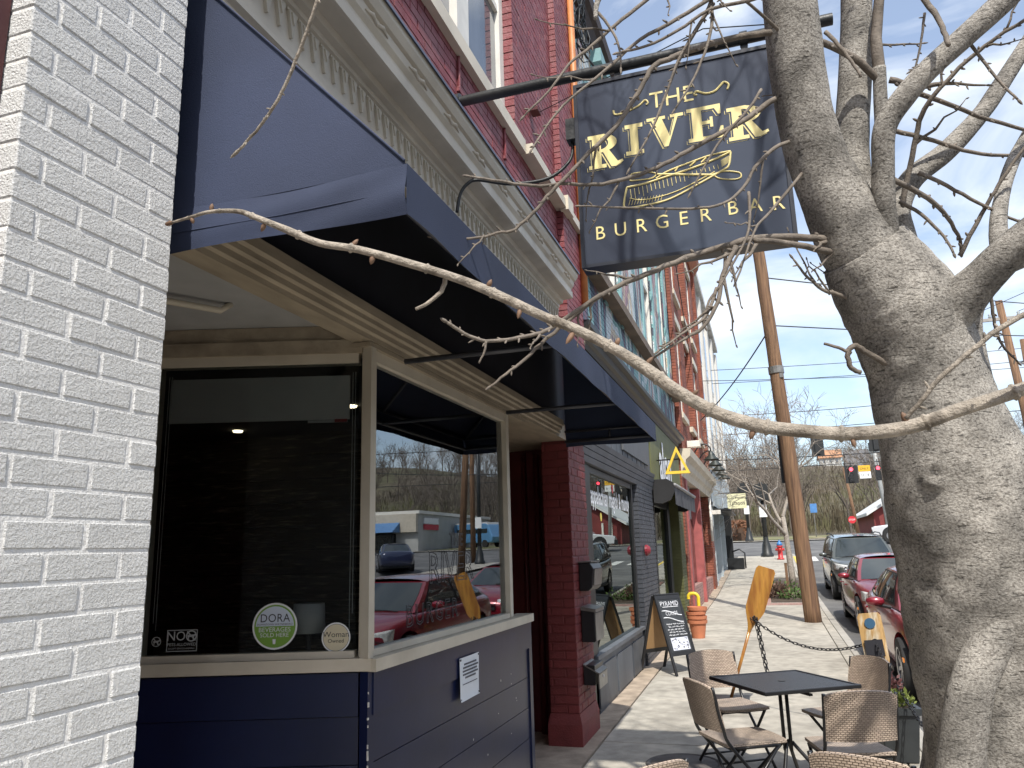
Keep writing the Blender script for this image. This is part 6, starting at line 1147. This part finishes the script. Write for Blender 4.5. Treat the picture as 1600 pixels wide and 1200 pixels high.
TWIGS = [
(0,[(-0.478,1.139,2.208,0.0044),(-0.488,1.141,2.185,0.0039),(-0.510,1.138,2.167,0.0033),(-0.532,1.133,2.156,0.0028)]),
(1,[(0.187,1.121,1.908,0.0028),(0.208,1.114,1.930,0.0030),(0.232,1.107,1.957,0.0032),(0.274,1.104,1.990,0.0033),(0.305,1.101,2.012,0.0035),(0.352,1.101,2.036,0.0036)]),
(1,[(0.515,3.137,2.858,0.0167),(0.382,3.041,2.874,0.0154),(0.240,2.945,2.882,0.0142),(0.077,2.846,2.867,0.0130),(-0.061,2.763,2.823,0.0119),(-0.195,2.683,2.767,0.0108),(-0.327,2.607,2.700,0.0097),(-0.454,2.533,2.629,0.0086),(-0.546,2.472,2.549,0.0076),(-0.625,2.416,2.468,0.0066),(-0.691,2.363,2.391,0.0056),(-0.743,2.312,2.328,0.0047),(-0.796,2.259,2.270,0.0038)]),
(1,[(-0.462,2.453,2.593,0.0080),(-0.587,2.403,2.504,0.0076),(-0.628,2.368,2.466,0.0072),(-0.680,2.326,2.441,0.0068),(-0.747,2.278,2.422,0.0064),(-0.803,2.232,2.412,0.0060),(-0.855,2.181,2.428,0.0056),(-0.892,2.131,2.456,0.0052)]),
(0,[(-0.782,2.181,2.396,0.0044),(-0.791,2.185,2.363,0.0037),(-0.811,2.187,2.329,0.0030)]),
(0,[(0.445,3.139,2.848,0.0149),(0.305,2.982,2.832,0.0132),(0.163,2.824,2.824,0.0115),(0.051,2.680,2.795,0.0100)]),
(1,[(0.586,3.013,3.498,0.0148),(0.475,2.925,3.585,0.0141),(0.336,2.838,3.634,0.0133),(0.209,2.763,3.642,0.0126),(0.057,2.690,3.614,0.0119),(-0.083,2.626,3.557,0.0112),(-0.186,2.573,3.504,0.0105),(-0.243,2.534,3.458,0.0099),(-0.284,2.508,3.374,0.0092),(-0.326,2.482,3.291,0.0086),(-0.395,2.452,3.188,0.0080),(-0.496,2.414,3.078,0.0073),(-0.582,2.377,2.979,0.0067),(-0.645,2.345,2.893,0.0061),(-0.716,2.309,2.813,0.0055),(-0.770,2.265,2.788,0.0050),(-0.843,2.216,2.762,0.0044),(-0.941,2.154,2.758,0.0039)]),
(1,[(0.308,2.922,3.506,0.0129),(0.213,2.862,3.441,0.0120),(0.137,2.808,3.380,0.0111),(0.050,2.754,3.301,0.0102),(-0.092,2.685,3.209,0.0094),(-0.208,2.623,3.127,0.0085),(-0.319,2.559,3.059,0.0077),(-0.446,2.485,3.010,0.0069),(-0.545,2.412,2.996,0.0061),(-0.662,2.336,2.975,0.0054),(-0.753,2.263,2.974,0.0046),(-0.830,2.194,2.971,0.0039)]),
(1,[(0.346,2.974,3.333,0.0093),(0.255,2.898,3.270,0.0084),(0.155,2.821,3.204,0.0076),(0.078,2.758,3.109,0.0068),(0.026,2.703,3.008,0.0060),(-0.044,2.637,2.934,0.0052),(-0.150,2.552,2.895,0.0045),(-0.312,2.443,2.878,0.0038),(-0.486,2.329,2.865,0.0031)]),
(1,[(0.360,3.003,3.223,0.0074),(0.271,2.920,3.152,0.0066),(0.184,2.847,3.033,0.0059),(0.106,2.775,2.926,0.0052),(0.055,2.705,2.848,0.0045),(0.013,2.646,2.731,0.0038),(-0.026,2.587,2.623,0.0032)]),
(1,[(0.043,2.542,2.918,0.0056),(0.039,2.535,2.823,0.0050),(0.018,2.520,2.740,0.0043),(-0.041,2.498,2.639,0.0037),(-0.087,2.474,2.561,0.0031)]),
(0,[(0.240,2.767,3.615,0.0072),(0.069,2.536,3.680,0.0051),(-0.110,2.315,3.686,0.0032)]),
(1,[(-0.069,2.329,3.685,0.0080),(-0.222,2.277,3.539,0.0071),(-0.327,2.231,3.436,0.0062),(-0.399,2.192,3.351,0.0054),(-0.467,2.152,3.276,0.0046),(-0.526,2.119,3.178,0.0038),(-0.602,2.081,3.082,0.0030)]),
(1,[(0.137,2.397,3.679,0.0080),(0.003,2.354,3.559,0.0073),(-0.125,2.307,3.466,0.0067),(-0.251,2.259,3.383,0.0060),(-0.334,2.225,3.298,0.0054),(-0.416,2.191,3.215,0.0048),(-0.496,2.156,3.136,0.0042),(-0.556,2.131,3.045,0.0036),(-0.589,2.109,2.980,0.0030)]),
(1,[(0.256,2.446,3.633,0.0072),(0.145,2.408,3.548,0.0065),(-0.022,2.344,3.497,0.0058),(-0.129,2.306,3.418,0.0052),(-0.232,2.265,3.359,0.0045),(-0.315,2.224,3.328,0.0039)]),
(1,[(0.007,2.369,3.619,0.0064),(-0.025,2.362,3.524,0.0058),(-0.080,2.348,3.430,0.0053),(-0.139,2.335,3.327,0.0047),(-0.189,2.329,3.205,0.0042),(-0.237,2.321,3.094,0.0036),(-0.317,2.308,2.961,0.0031)]),
(1,[(-0.010,2.380,3.545,0.0064),(-0.092,2.357,3.415,0.0056),(-0.152,2.338,3.297,0.0047),(-0.208,2.324,3.159,0.0039),(-0.254,2.307,3.055,0.0031)]),
(1,[(-0.015,2.366,3.598,0.0064),(-0.023,2.370,3.455,0.0056),(-0.056,2.357,3.346,0.0047),(-0.104,2.340,3.239,0.0039),(-0.160,2.316,3.144,0.0031)]),
(1,[(-0.369,2.177,3.456,0.0054),(-0.330,2.171,3.382,0.0045),(-0.306,2.162,3.300,0.0036),(-0.303,2.145,3.220,0.0027)]),
(1,[(0.121,2.583,3.313,0.0058),(0.072,2.559,3.234,0.0052),(-0.022,2.526,3.126,0.0045),(-0.094,2.502,3.015,0.0038),(-0.142,2.481,2.923,0.0032)]),
(1,[(-0.015,2.662,2.777,0.0100),(-0.067,2.629,2.666,0.0087),(-0.090,2.601,2.567,0.0074),(-0.142,2.563,2.472,0.0062),(-0.225,2.507,2.412,0.0050),(-0.305,2.452,2.353,0.0039)]),
(1,[(-0.093,2.670,2.636,0.0067),(-0.119,2.626,2.556,0.0057),(-0.145,2.577,2.499,0.0048),(-0.192,2.519,2.455,0.0039),(-0.283,2.453,2.377,0.0031)]),
(0,[(-0.053,2.853,2.831,0.0072),(-0.079,2.836,2.714,0.0059),(-0.129,2.802,2.635,0.0047),(-0.153,2.779,2.545,0.0035)]),
(1,[(-0.634,1.013,2.773,0.0037),(-0.672,1.028,2.718,0.0036),(-0.703,1.044,2.672,0.0034),(-0.735,1.059,2.631,0.0032),(-0.772,1.073,2.584,0.0031),(-0.807,1.084,2.553,0.0029),(-0.840,1.094,2.532,0.0027),(-0.880,1.102,2.508,0.0025)]),
(1,[(0.569,2.995,3.084,0.0107),(0.701,3.103,3.031,0.0096),(0.777,3.194,2.978,0.0083),(0.830,3.280,2.910,0.0071),(0.843,3.346,2.878,0.0057)]),
(1,[(0.618,3.066,3.313,0.0093),(0.770,3.172,3.297,0.0085),(0.925,3.282,3.273,0.0076),(1.089,3.386,3.280,0.0068),(1.260,3.486,3.321,0.0059)]),
(1,[(0.708,3.062,3.457,0.0102),(0.832,3.159,3.440,0.0092),(0.963,3.261,3.413,0.0081),(1.148,3.382,3.384,0.0070),(1.266,3.474,3.381,0.0059)]),
(1,[(0.624,3.217,3.041,0.0114),(0.677,3.146,3.233,0.0106),(0.710,3.088,3.347,0.0098),(0.750,3.043,3.409,0.0090),(0.830,3.010,3.479,0.0082),(0.918,2.982,3.534,0.0075),(1.002,2.957,3.576,0.0068),(1.151,2.948,3.637,0.0060)]),
(1,[(0.810,3.239,2.830,0.0093),(0.847,3.214,2.894,0.0085),(0.910,3.190,2.993,0.0077),(0.959,3.168,3.067,0.0069),(1.032,3.148,3.163,0.0061),(1.152,3.138,3.280,0.0054)]),
(1,[(0.686,3.125,3.152,0.0093),(0.782,3.143,3.088,0.0080),(0.886,3.169,3.007,0.0068),(1.011,3.200,2.927,0.0056),(1.114,3.218,2.879,0.0045)]),
(1,[(0.605,3.123,3.044,0.0083),(0.675,3.125,2.979,0.0070),(0.741,3.134,2.879,0.0057),(0.761,3.121,2.806,0.0045)]),
(1,[(0.852,2.876,3.532,0.0069),(0.899,2.881,3.419,0.0060),(0.936,2.878,3.330,0.0051),(0.973,2.871,3.254,0.0042)]),
(0,[(0.693,2.781,3.719,0.0121),(0.732,2.754,3.582,0.0107),(0.740,2.710,3.471,0.0093),(0.732,2.656,3.385,0.0080)]),
(1,[(0.613,3.019,3.509,0.0129),(0.724,3.038,3.467,0.0105),(0.800,3.037,3.462,0.0082),(0.851,3.030,3.443,0.0059),(0.935,3.036,3.421,0.0036)]),
(1,[(0.573,3.068,3.709,0.0057),(0.671,3.100,3.706,0.0043),(0.770,3.132,3.708,0.0029)]),
(1,[(0.794,3.112,3.828,0.0057),(0.772,3.128,3.728,0.0048),(0.743,3.141,3.628,0.0038),(0.723,3.141,3.603,0.0029)]),
(0,[(0.582,3.163,2.374,0.0125),(0.471,3.118,2.413,0.0119),(0.406,3.087,2.455,0.0113),(0.373,3.072,2.475,0.0107),(0.347,3.070,2.447,0.0101),(0.354,3.085,2.393,0.0095),(0.386,3.099,2.375,0.0089)]),
(0,[(0.359,3.074,2.447,0.0072),(0.315,3.055,2.469,0.0063),(0.266,3.035,2.485,0.0054)]),
(0,[(0.579,3.084,2.616,0.0107),(0.587,3.063,2.672,0.0094),(0.574,3.037,2.720,0.0082),(0.518,3.004,2.742,0.0070)]),
(0,[(0.582,3.067,2.698,0.0071),(0.603,3.055,2.709,0.0062),(0.622,3.042,2.720,0.0053)]),
(1,[(0.452,3.116,2.630,0.0091),(0.338,3.057,2.678,0.0080),(0.292,3.029,2.688,0.0069),(0.248,2.997,2.722,0.0058),(0.216,2.968,2.755,0.0047),(0.185,2.937,2.800,0.0036)]),
(1,[(1.002,3.627,2.813,0.0081),(1.004,3.656,2.692,0.0071),(1.012,3.677,2.611,0.0061),(1.037,3.700,2.543,0.0051),(1.084,3.728,2.488,0.0041)]),
(0,[(0.380,2.808,3.634,0.0089),(0.417,2.800,3.565,0.0077),(0.451,2.793,3.484,0.0064),(0.474,2.783,3.406,0.0052)]),
]
m_bark = bpy.data.materials.new('grey_bark'); m_bark.use_nodes = True; t_ = m_bark.node_tree; n_ = t_.nodes; l_ = t_.links; b_ = n_['Principled BSDF']; b_.inputs['Roughness'].default_value = .85; b_.inputs['Specular IOR Level'].default_value = .25
co_ = n_.new('ShaderNodeTexCoord'); mp_ = n_.new('ShaderNodeMapping'); mp_.inputs['Scale'].default_value = (1, 1, 1.15); l_.new(co_.outputs['Object'], mp_.inputs[0])
na = n_.new('ShaderNodeTexNoise'); na.inputs['Scale'].default_value = 105; na.inputs['Detail'].default_value = 9; na.inputs['Roughness'].default_value = .65; na.inputs['Distortion'].default_value = .15; l_.new(mp_.outputs[0], na.inputs['Vector'])
nb_ = n_.new('ShaderNodeTexNoise'); nb_.inputs['Scale'].default_value = 6.5; nb_.inputs['Detail'].default_value = 7; l_.new(co_.outputs['Object'], nb_.inputs['Vector'])
r1 = n_.new('ShaderNodeValToRGB'); e_ = r1.color_ramp.elements; e_[0].position = .34; e_[0].color = (.18, .163, .142, 1); e_[1].position = .60; e_[1].color = (.50, .47, .42, 1); l_.new(na.outputs['Fac'], r1.inputs[0])
r2 = n_.new('ShaderNodeMapRange'); r2.inputs[1].default_value = .35; r2.inputs[2].default_value = .68; r2.inputs[3].default_value = .50; r2.inputs[4].default_value = 1.14; l_.new(nb_.outputs['Fac'], r2.inputs[0])
sc_ = n_.new('ShaderNodeVectorMath'); sc_.operation = 'SCALE'; l_.new(r1.outputs[0], sc_.inputs[0]); l_.new(r2.outputs[0], sc_.inputs['Scale']); l_.new(sc_.outputs[0], b_.inputs['Base Color'])
mp2 = n_.new('ShaderNodeMapping'); mp2.inputs['Scale'].default_value = (1, 1, 4.5); l_.new(co_.outputs['Object'], mp2.inputs[0])
nl = n_.new('ShaderNodeTexNoise'); nl.inputs['Scale'].default_value = 26; nl.inputs['Detail'].default_value = 3; nl.inputs['Distortion'].default_value = .6; l_.new(mp2.outputs[0], nl.inputs['Vector'])
r4 = n_.new('ShaderNodeMapRange'); r4.inputs[1].default_value = .60; r4.inputs[2].default_value = .68; r4.inputs[3].default_value = 1.; r4.inputs[4].default_value = .45; l_.new(nl.outputs['Fac'], r4.inputs[0])
mu_ = n_.new('ShaderNodeMath'); mu_.operation = 'MULTIPLY'; l_.new(r2.outputs[0], mu_.inputs[0]); l_.new(r4.outputs[0], mu_.inputs[1]); l_.new(mu_.outputs[0], sc_.inputs['Scale'])
ad_ = n_.new('ShaderNodeMath'); ad_.operation = 'MULTIPLY_ADD'; ad_.inputs[1].default_value = .8; l_.new(r4.outputs[0], ad_.inputs[0]); l_.new(na.outputs['Fac'], ad_.inputs[2])
bn_ = n_.new('ShaderNodeBump'); bn_.inputs['Strength'].default_value = 1.; bn_.inputs['Distance'].default_value = .007; l_.new(ad_.outputs[0], bn_.inputs['Height']); l_.new(bn_.outputs[0], b_.inputs['Normal'])
m_twig = mat('twig_bark', (.15, .125, .10), .8, .3, 30, .5, 120, c2=(.20, .17, .14), c2scale=6); m_near = mat('smooth_limb_bark', (.42, .37, .305), .8, .28, 60, .9, 160, c2=(.17, .14, .105), c2scale=22, c2lo=.52, c2hi=.72); m_bud = mat('bud_brown', (.20, .12, .075), .7, .3, 20)
def smooth4(pts, n=5):
    P = [Vector(p[:3]) for p in pts]; o = []; rr = []
    for i in range(len(P)-1):
        a, b, c, d = P[max(i-1, 0)], P[i], P[i+1], P[min(i+2, len(P)-1)]
        for k in range(n):
            t = k/n; o.append(.5*((2*b)+(c-a)*t+(2*a-5*b+4*c-d)*t*t+(3*b-a-3*c+d)*t**3)); rr.append(lerp(pts[i][3], pts[i+1][3], t))
    return o+[P[-1]], rr+[pts[-1][3]]
TR = thing('street_tree', 'bare grey barked street tree with budding twigs in front of the hanging sign', 'tree', (.80, 2.75, gz(2.8)))
rng = random.Random(21)
def bud(mb, p, d, r, l):
    d = Vector(d).normalized(); mb.tube([p, p+d*l*.35, p+d*l*.75, p+d*l], [r*.55, r, r*.75, r*.08], 6, False)
KNOTS = [(Vector(KN[0]), .055), (Vector(KN[1]), .045), (Vector(KN[2]), .03)]
def limbmesh(pts, nseg, sides, amp):
    P, Rr = smooth4(pts, nseg); mb = MB().tube(P, Rr, sides)
    base = mb.v; V = []
    for i, v in enumerate(base):
        k = min(i//sides, len(P)-1); c = P[k]; dv = Vector(v)-c; q = Vector(v)
        s_ = noise.noise(q*5.)*.065 + noise.noise(q*14.)*.032 + noise.noise(q*38.)*.012 - .02
        for kp, kr in KNOTS:
            dd = (q-kp).length
            if dd < kr*2.2: s_ += (.075*math.exp(-((dd-kr)/(kr*.30))**2) - .09*math.exp(-(dd/(kr*.62))**2))*(1+.4*noise.noise(q*30))
        V.append(tuple(c+dv*(1+s_*amp)))
    mb.v = V; return mb
for nm, pts in STEMS:
    if nm == 'trunk': part('trunk', limbmesh(pts, 16, 72, .8), m_bark, TR, True)
    elif nm == 'limb': part('limb', limbmesh(pts, 9, 28, .7), m_bark, TR, True)
    else:
        P, Rr = smooth4(pts, 6); mb = limbmesh(pts, 6, 14, 1.7)
        for i in range(4, len(P)-1, 9):
            t = (P[i+1]-P[i-1]).normalized(); s_ = Matrix.Rotation(rng.uniform(0, 6.3), 3, t) @ t.orthogonal().normalized(); k = Rr[i]*.25
            mb.tube([P[i]-t*Rr[i]*.5, P[i]-t*Rr[i]*.15, P[i]+t*Rr[i]*.15, P[i]+t*Rr[i]*.5], [Rr[i]*.85, Rr[i]*1.2, Rr[i]*1.24, Rr[i]*.85], 12, False)
        nb2 = part('branch', mb, m_near, TR, True); bm_ = MB()
        for i, up_, ln in ((24, 1, .022), (30, -1, .024), (42, -1, .026), (52, 1, .016), (61, 1, .024), (66, 1, .022), (72, -1, .03), (81, -1, .024), (86, 1, .024), (103, 1, .026), (100, -1, .024), (118, -1, .02), (132, 1, .018), (138, -1, .016)):
            if i >= len(P)-1: continue
            t = (P[i+1]-P[i-1]).normalized(); s_ = Matrix.Rotation((0 if up_ > 0 else pi)+rng.uniform(-.35, .35), 3, t) @ (Vector((0, 0, 1))-t*t.z).normalized(); mb_b = bm_ if i % 3 else bm_
            bud(mb_b, P[i]+s_*Rr[i]*.6, s_-t*rng.uniform(-.2, .4), rng.uniform(.0035, .005), ln*rng.uniform(.55, .85))
        bud(bm_, P[-1], P[-1]-P[-3], .005, .02); part('buds', bm_, m_bud, nb2, True, kind='stuff')
for hasbud, pts in TWIGS:
    P, Rr = smooth4(pts, 4); wob = max(Rr)*.35
    P = [p+Vector((rng.uniform(-1, 1), rng.uniform(-1, 1), rng.uniform(-1, 1)))*wob*.5 if 0 < i < len(P)-1 else p for i, p in enumerate(P)]
    mb = MB().tube(P, Rr, 8)
    if hasbud:
        for i in range(1, len(P)-1):
            if rng.random() < .5:
                t = (P[i+1]-P[i-1]).normalized(); s_ = Matrix.Rotation((0 if i % 2 else pi)+rng.uniform(-.6, .6), 3, t) @ (t.cross(Vector((.3, -.9, .2)))).normalized(); kq = .5 if P[0].y < 1.9 else 1.; bud(mb, P[i]+s_*Rr[i]*.5, s_+t*rng.uniform(.3, 1.2), max(.0034*kq, Rr[i]*.62), rng.uniform(.010, .026)*kq)
            if rng.random() < .075 and len(P) > 20 and P[0].y > 1.9 and i < len(P)-4:
                t = (P[i+1]-P[i-1]).normalized(); s_ = Matrix.Rotation(rng.uniform(-.8, .8)+(0 if i % 2 else pi), 3, t) @ (t.cross(Vector((.3, -.9, .2)))).normalized(); L_ = rng.uniform(.10, .26); q = [P[i]+(t*.8+s_*.7).normalized()*L_*k/5+Vector((rng.uniform(-1, 1), rng.uniform(-1, 1), rng.uniform(-1, 1)))*.006 for k in range(6)]; mb.tube(q, [lerp(Rr[i]*.7, .0016, k/5) for k in range(6)], 6)
                for k in (2, 3, 4, 5): bud(mb, q[k], s_*(1 if k % 2 else -1)+t*.6, .0032, .014)
        bud(mb, P[-1], P[-1]-P[-2], max(.004, Rr[-1]*1.3), .028)
    part('twig', mb, m_near if P[0].y < 1.9 else m_twig, TR, True)
def sprout(mb, p, d, ln, r, lev):
    pts = [p]; q = p
    for i in range(4): d = (d+Vector((rng.gauss(0, .09), rng.gauss(0, .09), rng.gauss(.03, .07)))).normalized(); q = q+d*ln/4; pts.append(q)
    mb.tube(pts, [lerp(r, r*.6, i/4) for i in range(5)], 8 if lev < 2 else 5, False)
    if lev >= 4 or r < .0025: 
        bud(mb, pts[-1], d, .004, .03); return
    for j in range(3):
        o = Matrix.Rotation(rng.uniform(0, 6.3), 3, d) @ d.orthogonal().normalized()
        sprout(mb, pts[-1-j % 2*1] if j else pts[-1], (d*.8+o*rng.uniform(.35, .8)+Vector((0, 0, .15))).normalized(), ln*rng.uniform(.6, .85), r*.6*rng.uniform(.6, .95), lev+1)
for nm, pts in STEMS:   # the limbs go on above the frame
    e, e0 = Vector(pts[-1][:3]), Vector(pts[-2][:3])
    if nm == 'limb' and pts[-1][3] > .018 and (e.z > 2.6 or e.x > 1.2) and pts[-1][3] < .16:
        mb = MB(); sprout(mb, e-(e-e0).normalized()*.03, ((e-e0).normalized()+Vector((0, 0, .25))).normalized(), 1.0 if pts[-1][3] > .04 else .6, pts[-1][3]*.99, 0); part('branch', mb, m_twig if pts[-1][3] < .03 else m_bark, TR, True)
pitb = thing('tree_pit', 'bare soil square around the big street tree', 'tree pit', (.75, 2.8, gz(2.8))); pitb['kind'] = 'structure'
part('soil', sheet(.36, 1.0, [2.2, 3.5], .008), m_soil, pitb)
# knot scars on the trunk
